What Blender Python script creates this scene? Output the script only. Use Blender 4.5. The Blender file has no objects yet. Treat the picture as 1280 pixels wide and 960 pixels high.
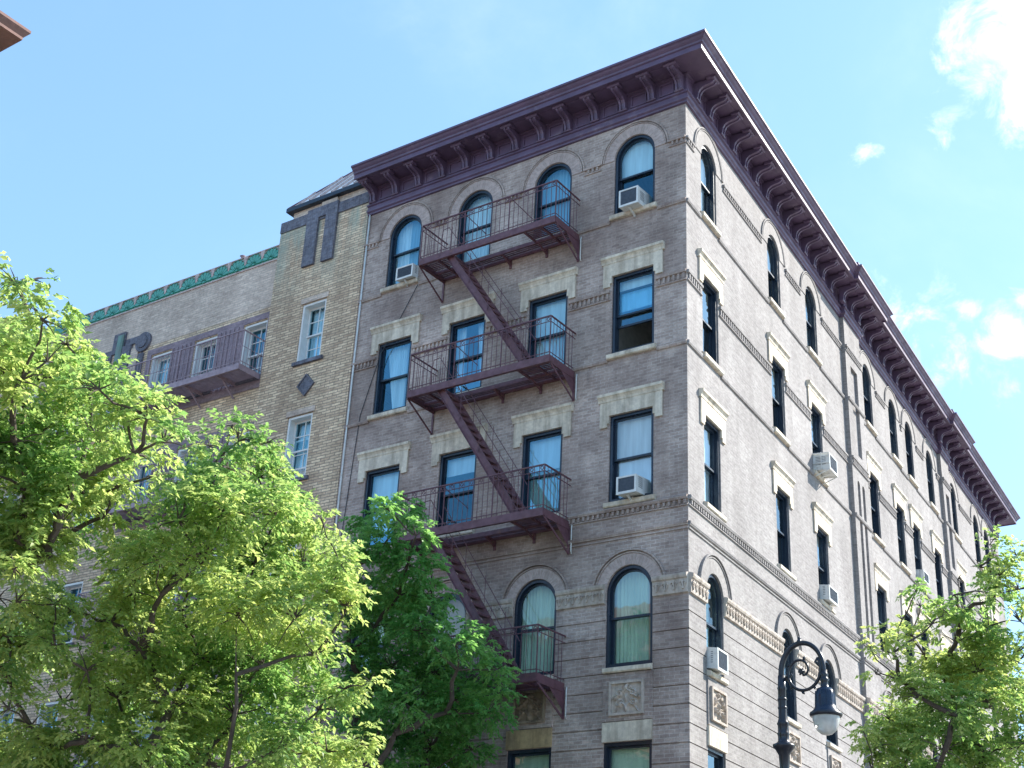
import bpy, bmesh, math, random
import numpy as np
from mathutils import Vector, Matrix
random.seed(7); np.random.seed(7)
PI=math.pi
scn=bpy.context.scene
COL=scn.collection
GZ=-0.3                       # pavement level
# ------------------------------------------------------------------ tags
def tag(o,label=None,cat=None,group=None,kind=None):
    if label:o['label']=label
    if cat:o['category']=cat
    if group:o['group']=group
    if kind:o['kind']=kind
    return o
def empty(name,loc,label=None,cat=None,group=None,rz=0):
    o=bpy.data.objects.new(name,None);o.location=loc;o.rotation_euler=(0,0,rz);o.empty_display_size=.3
    COL.objects.link(o);return tag(o,label,cat,group)
# ------------------------------------------------------------------ materials
def newmat(name):
    m=bpy.data.materials.new(name);m.use_nodes=True
    nt=m.node_tree;b=nt.nodes['Principled BSDF'];return m,nt,b
def N(nt,t,**k):
    n=nt.nodes.new(t)
    for a,v in k.items():setattr(n,a,v)
    return n
def L(nt,a,b):nt.links.new(a,b)
def mixc(nt,mode,fac,a,b):
    n=N(nt,'ShaderNodeMix',data_type='RGBA',blend_type=mode)
    for s,v in ((0,fac),(6,a),(7,b)):
        if hasattr(v,'links'):L(nt,v,n.inputs[s])
        else:n.inputs[s].default_value=v
    return n.outputs[2]
def ramp(nt,src,pts):
    r=N(nt,'ShaderNodeValToRGB');e=r.color_ramp.elements
    while len(e)<len(pts):e.new(.5)
    for i,(p,c) in enumerate(pts):
        e[i].position=p;e[i].color=c if len(c)==4 else (*c,1)
    L(nt,src,r.inputs[0]);return r.outputs[0]
def g(v):return (v,v,v,1)
def noise(nt,vec,scale,detail=4,rough=.55,sc=None):
    n=N(nt,'ShaderNodeTexNoise');n.inputs['Scale'].default_value=scale;n.inputs['Detail'].default_value=detail;n.inputs['Roughness'].default_value=rough
    if sc:
        m=N(nt,'ShaderNodeMapping');m.inputs['Scale'].default_value=sc;L(nt,vec,m.inputs[0]);vec=m.outputs[0]
    L(nt,vec,n.inputs['Vector']);return n.outputs[0]
def brick(name,c1,c2,mortar,bw=.205,bh=.07,bias=0.,stain=(.62,1.12),stainscale=.55,extra=None,msize=.007,var=.35,bump=.35):
    m,nt,b=newmat(name)
    uv=N(nt,'ShaderNodeUVMap').outputs[0];ob=N(nt,'ShaderNodeTexCoord').outputs['Object']
    t=N(nt,'ShaderNodeTexBrick');t.offset=.5
    t.inputs['Color1'].default_value=(*c1,1);t.inputs['Color2'].default_value=(*c2,1);t.inputs['Mortar'].default_value=(*mortar,1)
    t.inputs['Scale'].default_value=1;t.inputs['Mortar Size'].default_value=msize;t.inputs['Mortar Smooth'].default_value=.3
    t.inputs['Bias'].default_value=bias;t.inputs['Brick Width'].default_value=bw;t.inputs['Row Height'].default_value=bh
    L(nt,uv,t.inputs['Vector'])
    c=t.outputs['Color']
    # tone differences between groups of bricks
    n1=noise(nt,uv,1,3,.6,(6.,13.,1));c=mixc(nt,'MULTIPLY',var,c,ramp(nt,n1,[(.32,g(.45)),(.68,g(1.5))]));n1b=noise(nt,uv,1,6,.75,(16,26,1));c=mixc(nt,'MULTIPLY',.45,c,ramp(nt,n1b,[(.35,g(.6)),(.65,g(1.35))]))
    n2=noise(nt,ob,stainscale,7,.62);c=mixc(nt,'MULTIPLY',1,c,ramp(nt,n2,[(.3,g(stain[0])),(.68,g(stain[1]))]))
    n3=noise(nt,uv,1,5,.65,(1.5,.22,1));c=mixc(nt,'MULTIPLY',.28,c,ramp(nt,n3,[(.38,(.55,.52,.52)),(.6,g(1.1))]))
    if extra:c=extra(nt,uv,ob,c)
    L(nt,c,b.inputs['Base Color']);b.inputs['Roughness'].default_value=.88
    b.inputs['Specular IOR Level'].default_value=.25
    bp=N(nt,'ShaderNodeBump');bp.inputs['Strength'].default_value=bump;bp.inputs['Distance'].default_value=.012
    hgt=mixc(nt,'MIX',.45,t.outputs['Fac'],noise(nt,uv,22,3));inv=N(nt,'ShaderNodeInvert');L(nt,hgt,inv.inputs[1])
    L(nt,inv.outputs[0],bp.inputs['Height']);L(nt,bp.outputs[0],b.inputs['Normal'])
    return m
def stone(name,col,dirt=(.3,.26,.22),amount=.55,rough=.8,scale=3.,bump=.2,streak=True):
    m,nt,b=newmat(name);ob=N(nt,'ShaderNodeTexCoord').outputs['Object']
    n=noise(nt,ob,scale,6,.65);f=ramp(nt,n,[(.42,g(0)),(.72,g(amount))])
    c=mixc(nt,'MIX',f,(*col,1),(*dirt,1))
    n2=noise(nt,ob,14,4);c=mixc(nt,'MULTIPLY',.6,c,ramp(nt,n2,[(.3,g(.7)),(.7,g(1.12))]))
    if streak:
        n3=noise(nt,ob,1,5,.6,(6,6,.5));c=mixc(nt,'MULTIPLY',.6,c,ramp(nt,n3,[(.36,(.5,.46,.42)),(.56,g(1.05))]))
    L(nt,c,b.inputs['Base Color']);b.inputs['Roughness'].default_value=rough
    bp=N(nt,'ShaderNodeBump');bp.inputs['Strength'].default_value=bump;bp.inputs['Distance'].default_value=.01;L(nt,n2,bp.inputs['Height']);L(nt,bp.outputs[0],b.inputs['Normal'])
    return m
def paint(name,col,rough=.5,var=.25,scale=6,metal=0,spec=.5,wear=None):
    m,nt,b=newmat(name);ob=N(nt,'ShaderNodeTexCoord').outputs['Object']
    n=noise(nt,ob,scale,5,.6);c=mixc(nt,'MULTIPLY',var*2,(*col,1),ramp(nt,n,[(.3,g(.6)),(.7,g(1.25))]))
    L(nt,c,b.inputs['Base Color']);b.inputs['Metallic'].default_value=metal;b.inputs['Specular IOR Level'].default_value=spec
    if wear:
        nw=noise(nt,ob,wear[1],8,.7);c=mixc(nt,'MIX',ramp(nt,nw,[(.56,g(0)),(.70,g(wear[2]))]),c,(*wear[0],1));L(nt,c,b.inputs['Base Color'])
    L(nt,ramp(nt,n,[(.3,g(min(1,rough+.15))),(.7,g(max(.05,rough-.1)))]),b.inputs['Roughness'])
    return m
def glass(name,tint,refl=.22,rt=(.82,.93,1.)):
    m,nt,b=newmat(name);nt.nodes.remove(b);out=nt.nodes['Material Output']
    ob=N(nt,'ShaderNodeTexCoord').outputs['Object']
    tr=N(nt,'ShaderNodeBsdfTransparent');tr.inputs[0].default_value=(*tint,1)
    gl=N(nt,'ShaderNodeBsdfGlossy');gl.inputs['Roughness'].default_value=.015;gl.inputs['Color'].default_value=(*rt,1)
    bp=N(nt,'ShaderNodeBump');bp.inputs['Strength'].default_value=.1;bp.inputs['Distance'].default_value=.05
    L(nt,noise(nt,ob,1.6,2),bp.inputs['Height']);L(nt,bp.outputs[0],gl.inputs['Normal'])
    lw=N(nt,'ShaderNodeLayerWeight');lw.inputs['Blend'].default_value=.5
    pw=N(nt,'ShaderNodeMath',operation='POWER');L(nt,lw.outputs['Facing'],pw.inputs[0]);pw.inputs[1].default_value=4.
    ad=N(nt,'ShaderNodeMath',operation='MULTIPLY_ADD');ad.use_clamp=True;L(nt,pw.outputs[0],ad.inputs[0]);ad.inputs[1].default_value=.9
    oi=N(nt,'ShaderNodeObjectInfo');rv=N(nt,'ShaderNodeMath',operation='MULTIPLY_ADD');L(nt,oi.outputs['Random'],rv.inputs[0]);rv.inputs[1].default_value=refl*1.5;rv.inputs[2].default_value=refl*.35;L(nt,rv.outputs[0],ad.inputs[2])
    mx=N(nt,'ShaderNodeMixShader');L(nt,ad.outputs[0],mx.inputs[0]);L(nt,tr.outputs[0],mx.inputs[1]);L(nt,gl.outputs[0],mx.inputs[2]);L(nt,mx.outputs[0],out.inputs[0])
    return m
def fabric(name,col):
    m,nt,b=newmat(name);ob=N(nt,'ShaderNodeTexCoord').outputs['Object']
    n=noise(nt,ob,1,4,.5,(9,9,.8));c=mixc(nt,'MULTIPLY',.5,(*col,1),ramp(nt,n,[(.35,g(.65)),(.65,g(1.1))]))
    L(nt,c,b.inputs['Base Color']);b.inputs['Roughness'].default_value=.9;return m
M={}
def soot(nt,uv,ob,c):
    n=noise(nt,ob,.42,8,.68);c=mixc(nt,'MIX',ramp(nt,n,[(.44,g(0)),(.62,g(.62))]),c,(.17,.12,.105,1))
    n2=noise(nt,ob,1,7,.7,(5,5,1.1));return mixc(nt,'MIX',ramp(nt,n2,[(.56,g(0)),(.72,g(.5))]),c,(.13,.10,.095,1))
M['brick']=brick('grey_brown_brick_shaded',(.575,.46,.40),(.40,.31,.27),(.58,.51,.46),extra=soot,var=.22)  # same brick on both facades; base raised here to lift the shaded side
M['brickB']=brick('grey_brick_sunlit',(.338,.313,.30),(.278,.252,.245),(.35,.33,.315),stain=(.82,1.08),var=.25,bump=.3)  # sunlit copy of that brick; base lowered to offset the sun
M['arch']=brick('arch_brick_shaded',(.52,.41,.37),(.43,.34,.305),(.48,.41,.375),bw=.24,bh=.075,stain=(.8,1.1),var=.3)  # arch brick for the shaded facade, follows its raised wall colour
M['archB']=brick('arch_brick_sunlit',(.35,.322,.305),(.30,.272,.26),(.35,.335,.32),bw=.24,bh=.075,stain=(.85,1.1),var=.25)  # sunlit copy of the arch brick, base lowered like its wall
def greenstain(nt,uv,ob,c):
    sp=N(nt,'ShaderNodeSeparateXYZ');L(nt,ob,sp.inputs[0])
    mr=N(nt,'ShaderNodeMapRange');mr.inputs[1].default_value=18.2;mr.inputs[2].default_value=20.2;L(nt,sp.outputs[2],mr.inputs[0])
    n=noise(nt,ob,1,5,.65,(2.2,2.2,.5));mu=N(nt,'ShaderNodeMath',operation='MULTIPLY');L(nt,mr.outputs[0],mu.inputs[0]);L(nt,ramp(nt,n,[(.42,g(0)),(.62,g(.75))]),mu.inputs[1])
    return mixc(nt,'MIX',mu.outputs[0],c,(.30,.38,.32,1))
M['tan']=brick('tan_roman_brick',(.88,.68,.46),(.56,.40,.27),(.34,.26,.20),bw=.30,bh=.074,stain=(.72,1.1),msize=.012,var=.35,bump=.5,extra=greenstain)
M['tanpale']=brick('pale_tan_brick',(.72,.58,.47),(.56,.44,.36),(.50,.42,.36),bw=.30,bh=.074,stain=(.72,1.1),msize=.009,var=.3,bump=.4)
M['darkbrick']=brick('dark_blue_brick',(.17,.175,.215),(.12,.12,.15),(.2,.19,.2),bw=.07,bh=.21,stain=(.7,1.2),msize=.006,var=.5)
M['purplebrick']=brick('purple_brown_brick',(.32,.245,.275),(.25,.19,.22),(.28,.23,.24),bw=.2,bh=.07,stain=(.8,1.1),var=.3)
M['redbrick']=brick('orange_red_brick',(.42,.19,.12),(.33,.14,.09),(.35,.3,.26),stain=(.8,1.1))
M['stone']=stone('cream_limestone',(.72,.63,.50),amount=.45)
M['verdigris']=stone('verdigris_panel',(.17,.30,.26),dirt=(.25,.22,.2),amount=.7)
M['ochre']=stone('ochre_limestone',(.50,.36,.19),dirt=(.16,.11,.08),amount=.7)
M['terra']=stone('buff_terracotta',(.56,.48,.41),dirt=(.24,.19,.16),amount=.6,scale=6,bump=.4)
M['terradark']=stone('weathered_terracotta',(.34,.26,.18),dirt=(.10,.08,.06),amount=.8,scale=6,bump=.4)
M['cornice']=paint('plum_cornice_paint',(.115,.072,.125),rough=.45,var=.3,scale=2,wear=((.26,.20,.24),2.2,.45))
M['roofmetal']=paint('pale_seamed_metal',(.90,.86,.84),rough=.45,var=.05,metal=0)
M['navy']=paint('navy_window_paint',(.012,.022,.04),rough=.32,var=.15)
M['white']=paint('white_window_paint',(.72,.72,.70),rough=.5,var=.12)
M['iron']=paint('plum_iron_paint',(.135,.058,.072),rough=.55,var=.35,scale=8,wear=((.22,.10,.055),6,.6))
M['iron2']=paint('mauve_iron_paint',(.34,.25,.28),rough=.6,var=.3,scale=8)
M['acwhite']=paint('ac_enamel',(.70,.70,.67),rough=.45,var=.2,wear=((.36,.28,.2),9,.5))
M['acgrille']=paint('ac_grille',(.10,.12,.15),rough=.5,var=.3,scale=20)
M['lampiron']=paint('black_lamp_paint',(.014,.016,.024),rough=.3,var=.2)
M['lampblue']=paint('blue_black_enamel',(.005,.016,.04),rough=.25,var=.2,spec=.45)
M['green']=stone('green_glazed_tile',(.06,.33,.24),dirt=(.12,.34,.28),amount=.6,rough=.35,scale=8,bump=.15,streak=False)
M['tilepink']=stone('pink_brown_tile',(.60,.47,.43),dirt=(.14,.10,.10),amount=.6,scale=8,streak=False)
M['pane']=glass('blue_tinted_glass',(.76,.94,.99),.16,(.30,.74,1.))
M['paneB']=glass('clear_glass',(.80,.88,.90),.12,(.75,.92,1.))
M['panegreen']=glass('greenish_glass',(.85,.95,.90),.10,(.8,.95,.95))
M['curtain']=fabric('white_curtain',(.84,.85,.84));M['blind']=fabric('pale_blind',(.78,.79,.78))
M['curtgreen']=fabric('pale_green_curtain',(.62,.70,.60));M['curtpink']=fabric('pinkish_curtain',(.62,.42,.36));M['curtblue']=fabric('blue_grey_curtain',(.35,.50,.58))
M['room']=paint('room_plaster',(.42,.40,.37),rough=.9);M['asphaltroof']=stone('roof_felt',(.08,.08,.085),dirt=(.12,.12,.12))
def lampglass():
    m,nt,b=newmat('lamp_bowl_glass');b.inputs['Base Color'].default_value=(.75,.73,.68,1);b.inputs['Roughness'].default_value=.18
    b.inputs['Transmission Weight'].default_value=.35;b.inputs['IOR'].default_value=1.4
    ob=N(nt,'ShaderNodeTexCoord').outputs['Object'];n=noise(nt,ob,7,3);L(nt,mixc(nt,'MIX',ramp(nt,n,[(.4,g(0)),(.7,g(.6))]),(.8,.79,.76,1),(.55,.52,.45,1)),b.inputs['Base Color']);return m
M['bowl']=lampglass()
def leafmat(name,base,trans,fac=.5):
    m,nt,b=newmat(name);out=nt.nodes['Material Output']
    at=N(nt,'ShaderNodeAttribute');at.attribute_name='tone'
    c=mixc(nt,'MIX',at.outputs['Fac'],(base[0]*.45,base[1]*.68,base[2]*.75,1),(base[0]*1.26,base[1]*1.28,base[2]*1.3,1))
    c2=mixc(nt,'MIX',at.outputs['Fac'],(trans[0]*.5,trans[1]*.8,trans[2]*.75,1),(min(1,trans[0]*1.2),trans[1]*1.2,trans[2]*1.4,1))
    L(nt,c,b.inputs['Base Color']);b.inputs['Roughness'].default_value=.42;b.inputs['Specular IOR Level'].default_value=.45
    t=N(nt,'ShaderNodeBsdfTranslucent');L(nt,c2,t.inputs[0])
    mx=N(nt,'ShaderNodeMixShader');mx.inputs[0].default_value=fac;L(nt,b.outputs[0],mx.inputs[1]);L(nt,t.outputs[0],mx.inputs[2]);L(nt,mx.outputs[0],out.inputs[0]);return m
M['leaf']=leafmat('leaf_yellow_green',(.225,.28,.085),(.66,.74,.20))
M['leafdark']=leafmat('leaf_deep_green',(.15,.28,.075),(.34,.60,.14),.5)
M['bark']=stone('bark',(.10,.075,.06),dirt=(.04,.03,.025),amount=.8,scale=9,bump=.6)
# ------------------------------------------------------------------ mesh builder in a facade frame
class Fr:
    def __init__(s,O,U,Nn):s.O=Vector(O);s.U=Vector(U);s.N=Vector(Nn)
    def P(s,h,o,z):return s.O+s.U*h+s.N*o+Vector((0,0,z))
    def shift(s,d):return Fr(s.O+s.N*d,s.U,s.N)
AW=-0.0918817
FA=Fr((0,0,0),(-1,0,0),(0,-1,0))
FB=Fr((0,0,0),(math.sin(AW),math.cos(AW),0),(math.cos(AW),-math.sin(AW),0))
FW=Fr((0,0,0),(1,0,0),(0,1,0))       # plain world frame: (x, y, z)
class MB:
    def __init__(s,fr=FW):s.fr=fr;s.v=[];s.f=[];s.uv=[];s.mi=[];s.cur=0;s.smooth=[];s.sm=False
    def poly(s,pts,uv=None):
        b=len(s.v);pts=[Vector(p) for p in pts]
        if uv is None:
            n=Vector((0,0,0))
            for i in range(len(pts)):
                a,c=pts[i],pts[(i+1)%len(pts)];n+=a.cross(c)
            ax=max(range(3),key=lambda k:abs(n[k]))
            uv=[((p[1],p[2]) if ax==0 else (p[0],p[2]) if ax==1 else (p[0],p[1])) for p in pts]
        s.v+=[s.fr.P(*p) for p in pts];s.f.append(tuple(range(b,b+len(pts))));s.uv.append(uv);s.mi.append(s.cur);s.smooth.append(s.sm)
    def box(s,h0,h1,o0,o1,z0,z1):
        a,b,c,d,e,f=h0,h1,o0,o1,z0,z1
        for q in ([(a,d,e),(b,d,e),(b,d,f),(a,d,f)],[(b,c,e),(a,c,e),(a,c,f),(b,c,f)],[(a,c,e),(a,d,e),(a,d,f),(a,c,f)],[(b,d,e),(b,c,e),(b,c,f),(b,d,f)],[(a,d,f),(b,d,f),(b,c,f),(a,c,f)],[(a,c,e),(b,c,e),(b,d,e),(a,d,e)]):s.poly(q)
    def prism(s,prof,h0,h1):
        n=len(prof)
        for i in range(n):
            (o0,z0),(o1,z1)=prof[i],prof[(i+1)%n];s.poly([(h0,o0,z0),(h1,o0,z0),(h1,o1,z1),(h0,o1,z1)])
        s.poly([(h0,o,z) for o,z in prof]);s.poly([(h1,o,z) for o,z in reversed(prof)])
    def bar(s,p,q,w,t=None,up=(0,0,1),n=4):
        t=t or w;p=Vector(p);q=Vector(q);d=(q-p).normalized();up=Vector(up)
        if abs(d.dot(up))>.98:up=Vector((1,0,0))
        a=d.cross(up).normalized();b=a.cross(d).normalized()
        if n==4:off=[a*w/2*x+b*t/2*y for x,y in ((-1,-1),(1,-1),(1,1),(-1,1))]
        else:off=[a*w/2*math.cos(2*PI*i/n)+b*t/2*math.sin(2*PI*i/n) for i in range(n)]
        for i in range(n):
            j=(i+1)%n;s.poly([p+off[i],p+off[j],q+off[j],q+off[i]])
        s.poly([p+o for o in reversed(off)]);s.poly([q+o for o in off])
    def tube(s,pts,r,n=8):
        pts=[Vector(p) for p in pts];R=r if isinstance(r,(list,tuple)) else [r]*len(pts)
        old=s.sm;s.sm=True;rings=[];a=None
        for i,p in enumerate(pts):
            d=(pts[min(i+1,len(pts)-1)]-pts[max(i-1,0)]).normalized()
            if a is None:a=d.orthogonal().normalized()
            else:a=(a-d*a.dot(d)).normalized()
            b=d.cross(a);rings.append([p+(a*math.cos(2*PI*k/n)+b*math.sin(2*PI*k/n))*R[i] for k in range(n)])
        for i in range(len(rings)-1):
            for k in range(n):
                j=(k+1)%n;s.poly([rings[i][k],rings[i][j],rings[i+1][j],rings[i+1][k]])
        s.sm=old
        s.poly(rings[0]);s.poly(rings[-1])
    def lathe(s,c,prof,n=24):
        old=s.sm;s.sm=True;cx,cy,cz=c
        for (r0,z0),(r1,z1) in zip(prof[:-1],prof[1:]):
            for k in range(n):
                a,b=2*PI*k/n,2*PI*(k+1)/n
                q=[(cx+r0*math.cos(a),cy+r0*math.sin(a),cz+z0),(cx+r0*math.cos(b),cy+r0*math.sin(b),cz+z0),(cx+r1*math.cos(b),cy+r1*math.sin(b),cz+z1),(cx+r1*math.cos(a),cy+r1*math.sin(a),cz+z1)]
                if r0<1e-6:q=[q[0],q[2],q[3]]
                elif r1<1e-6:q=[q[0],q[1],q[2]]
                s.poly(q)
        s.sm=old
    def ring(s,hc,zc,r0,r1,o0,o1,a0=0,a1=PI,n=24,polar=True):
        for i in range(n):
            a,b=a0+(a1-a0)*i/n,a0+(a1-a0)*(i+1)/n
            P=lambda r,t,o:(hc+r*math.cos(t),o,zc+r*math.sin(t))
            u=[(r0,a*r1),(r1,a*r1),(r1,b*r1),(r0,b*r1)]
            s.poly([P(r0,a,o1),P(r1,a,o1),P(r1,b,o1),P(r0,b,o1)],u if polar else None)
            s.poly([P(r1,a,o0),P(r1,b,o0),P(r1,b,o1),P(r1,a,o1)]);s.poly([P(r0,a,o0),P(r0,b,o0),P(r0,b,o1),P(r0,a,o1)])
        for a in (a0,a1):s.poly([P(r0,a,o0),P(r1,a,o0),P(r1,a,o1),P(r0,a,o1)])
    def build(s,name,mats,parent=None,weld=True):
        if not isinstance(mats,(list,tuple)):mats=[mats]
        me=bpy.data.meshes.new(name)
        off=parent_loc(parent)
        me.from_pydata([tuple(p-off) for p in s.v],[],s.f)
        uvl=me.uv_layers.new(name='UVMap');flat=[c for u in s.uv for p in u for c in p];uvl.data.foreach_set('uv',flat)
        for m in mats:me.materials.append(m)
        me.polygons.foreach_set('material_index',s.mi);me.polygons.foreach_set('use_smooth',s.smooth)
        if weld:
            bm=bmesh.new();bm.from_mesh(me);bmesh.ops.remove_doubles(bm,verts=bm.verts,dist=.0004);bmesh.ops.recalc_face_normals(bm,faces=bm.faces);bm.to_mesh(me);bm.free()
        me.update()
        o=bpy.data.objects.new(name,me);COL.objects.link(o)
        if parent:o.parent=parent
        return o
def parent_loc(p):
    v=Vector((0,0,0))
    while p is not None:v=v+p.location;p=p.parent
    return v
# ------------------------------------------------------------------ outlines, openings, walls
NA=20
def outline(c,w,zs,zt,arch,k=0):
    l,r,b,t=c-w/2+k,c+w/2-k,zs+k,zt-k
    if not arch:return [(l,b),(r,b),(r,t),(l,t)]
    R=w/2-k;zc=zt-w/2
    return [(l,b),(r,b)]+[(c+R*math.cos(PI*i/NA),zc+R*math.sin(PI*i/NA)) for i in range(NA+1)]
def wall(mb,h0,h1,z0,z1,ops,grooves=(),depth=.24,gw=.022,gd=.03,zsplit=()):
    """ops: dicts c,w,zs,zt,arch,back(optional depth with a back face)"""
    hs={h0,h1};zs={z0,z1}|set(zsplit)
    for o in ops:
        hs|={o['c']-o['w']/2,o['c']+o['w']/2};zs|={o['zs'],o['zt']}
    gr=[]
    for gz in grooves:zs|={gz-gw/2,gz+gw/2};gr.append((gz-gw/2,gz+gw/2))
    hs=sorted(x for x in hs if h0<=x<=h1);zs=sorted(x for x in zs if z0<=x<=z1)
    def inop(h,z):
        return any(abs(h-o['c'])<o['w']/2 and o['zs']<z<o['zt'] for o in ops)
    for j in range(len(zs)-1):
        a,b=zs[j],zs[j+1];zm=(a+b)/2;dp=-gd if any(p<zm<q for p,q in gr) else 0
        run=None
        for i in range(len(hs)-1):
            l,r=hs[i],hs[i+1];ok=not inop((l+r)/2,zm)
            if ok:
                mb.poly([(l,dp,a),(r,dp,a),(r,dp,b),(l,dp,b)])
                if dp:mb.poly([(l,0,a),(r,0,a),(r,dp,a),(l,dp,a)]);mb.poly([(l,dp,b),(r,dp,b),(r,0,b),(l,0,b)])
    for o in ops:
        d=o.get('back',depth)
        ol=outline(o['c'],o['w'],o['zs'],o['zt'],o['arch'])
        for i in range(len(ol)):
            p,q=ol[i],ol[(i+1)%len(ol)];mb.poly([(p[0],0,p[1]),(q[0],0,q[1]),(q[0],-d,q[1]),(p[0],-d,p[1])])
        if 'back' in o:mb.poly([(p[0],-d,p[1]) for p in ol])
        if o['arch']:
            R=o['w']/2;zc=o['zt']-R;c=o['c']
            for sx in (1,-1):
                pts=[(c+sx*R*math.cos(PI/2*i/10),zc+R*math.sin(PI/2*i/10)) for i in range(11)]
                for i in range(10):
                    mb.poly([(c+sx*R,0,o['zt']),(pts[i][0],0,pts[i][1]),(pts[i+1][0],0,pts[i+1][1])])
def frame(mb,a,b,o0,o1):
    n=len(a)
    for i in range(n):
        j=(i+1)%n
        mb.poly([(a[i][0],o1,a[i][1]),(a[j][0],o1,a[j][1]),(b[j][0],o1,b[j][1]),(b[i][0],o1,b[i][1])])
        mb.poly([(b[i][0],o0,b[i][1]),(b[j][0],o0,b[j][1]),(b[j][0],o1,b[j][1]),(b[i][0],o1,b[i][1])])
        mb.poly([(a[i][0],o0,a[i][1]),(a[j][0],o0,a[j][1]),(a[j][0],o1,a[j][1]),(a[i][0],o1,a[i][1])])
def drape(mb,h0,h1,z0,z1,o,amp=.018,wl=.085,seed=0,taper=0):
    rnd=random.Random(seed);n=max(6,int((h1-h0)/.012));ph=rnd.random()*6
    pts=[]
    for i in range(n+1):
        h=h0+(h1-h0)*i/n;pts.append((h,o+amp*math.sin(h*2*PI/wl+ph+1.2*math.sin(h*9+ph))))
    old=mb.sm;mb.sm=True
    for i in range(n):
        (a,oa),(b,ob)=pts[i],pts[i+1]
        mid=(h0+h1)/2
        a2=h0+(a-h0)*(1-taper);b2=h0+(b-h0)*(1-taper)
        mb.poly([(a2,oa,z0),(b2,ob,z0),(b,ob,z1),(a,oa,z1)])
    mb.sm=old
def window(fr,par,c,w,zs,zt,arch,spec,fmat,pmat,kind='dh',seed=0,open_=0,grid=None,rec=0):
    """double-hung window: the frame is the part; panes, blind, curtain, its sub-parts"""
    fw=.062;mb=MB(fr);o1=-.03 if kind=='dh' else -.05
    A0=outline(c,w-.004,zs+.002,zt-.002,arch);A1=outline(c,w-.004,zs+.002,zt-.002,arch,fw)
    frame(mb,A0,A1,-.2-rec,o1)
    fw0=fr;fr=fr.shift(-rec);mb.fr=fr
    zm=zs+(zt-zs)*.49;iw=w-2*fw-.004
    up=outline(c,iw,zm-.02,zt-fw-.002,arch);upi=outline(c,iw,zm-.02,zt-fw-.002,arch,.042);frame(mb,up,upi,-.135,-.095)
    lo0=zs+fw;lz0=lo0+open_;lz1=zm+.025+open_
    lo=outline(c,iw,lz0,lz1,False);loi=outline(c,iw,lz0,lz1,False,.045);frame(mb,lo,loi,-.185,-.145)
    if grid:
        gx,gz=grid
        for k in range(1,gx):
            x=c-iw/2+.045+(iw-.09)*k/gx
            mb.box(x-.012,x+.012,-.125,-.1,zm+.022,zt-fw-.045);mb.box(x-.012,x+.012,-.178,-.15,lz0+.045,lz1-.045)
        for k in range(1,gz):
            for za,zb,oo in ((zm+.02,zt-fw-.045,-.1),(lz0+.045,lz1-.045,-.152)):
                z=za+(zb-za)*k/gz;mb.box(c-iw/2+.045,c+iw/2-.045,oo-.022,oo-.002,z-.012,z+.012)
    f=mb.build('window',fmat,par)
    for ol,o in ((upi,-.118),(loi,-.168)):
        p=MB(fr);p.poly([(a,o,b) for a,b in ol]);p.build('pane',pmat,f,weld=False)
    H0,H1,Z0,Z1=c-w/2+.03,c+w/2-.03,zs+.05,zt-.02
    for k,s in enumerate(spec):
        if s[0]=='blind':     # roller blind covering the top share
            b=MB(fr);zb=Z1-(Z1-Z0)*s[1];zz=outline(c,w-.07,zb,Z1,arch) if arch and Z1-zb>w/2 else [(H0,zb),(H1,zb),(H1,Z1),(H0,Z1)]
            b.poly([(h,-.225,z) for h,z in zz]);b.box(H0+.02,H1-.02,-.235,-.215,zb-.02,zb+.005);b.build('blind',M[s[2]] if len(s)>2 else M['blind'],f)
        elif s[0]=='curtain': # full, or a share from one side
            b=MB(fr);a0,a1=s[1],s[2];drape(b,H0+(H1-H0)*a0,H0+(H1-H0)*a1,Z0,Z1,-.29,seed=seed*7+k,taper=s[4] if len(s)>4 else 0);b.build('curtain',M[s[3]] if len(s)>3 else M['curtain'],f,weld=False)
    return f
def sill(fr,win,c,w,z,mat,ext=.07,t=.13,o=.09):
    mb=MB(fr);mb.prism([(-.05,z-.001),(-.05,z-t),(o-.02,z-t),(o,z-t+.02),(o,z-.03),(.0,z-.001)],c-w/2-ext,c+w/2+ext);return mb.build('sill',mat,win)
def lintel(fr,win,c,w,zt,mat):
    mb=MB(fr);a=w/2
    mb.box(c-a-.215,c+a+.215,.003,.042,zt,zt+.31)
    for s in (-1,1):
        x0,x1=sorted((c+s*a,c+s*(a+.215)));mb.box(x0,x1,.003,.042,zt-.17,zt)
        x0,x1=sorted((c+s*(a+.045),c+s*(a+.215)));mb.box(x0,x1,.003,.042,zt-.25,zt-.17)
    mb.prism([(0,zt+.31),(.052,zt+.31),(.06,zt+.36),(.085,zt+.40),(.11,zt+.42),(.11,zt+.48),(0,zt+.495)],c-a-.255,c+a+.255)
    return mb.build('lintel',mat,win)
def hood(fr,win,c,w,zt,vmat,mmat,rout,feet=0,p=.06):
    R=w/2;zc=zt-R
    mb=MB(fr);mb.ring(c,zc,R+.003,rout-.09,.0,.018,n=30);
    if feet:
        for s in (-1,1):
            x0,x1=sorted((c+s*(R+.003),c+s*(rout-.09)));mb.box(x0,x1,0,.018,zc-feet,zc)
    mb.build('arch_ring',vmat,win)
    m2=MB(fr);m2.ring(c,zc,rout-.035,rout,.0,p,n=30,polar=False);m2.ring(c,zc,rout-.085,rout-.06,.0,.035,n=30,polar=False);m2.build('hood_moulding',mmat,win)
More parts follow.
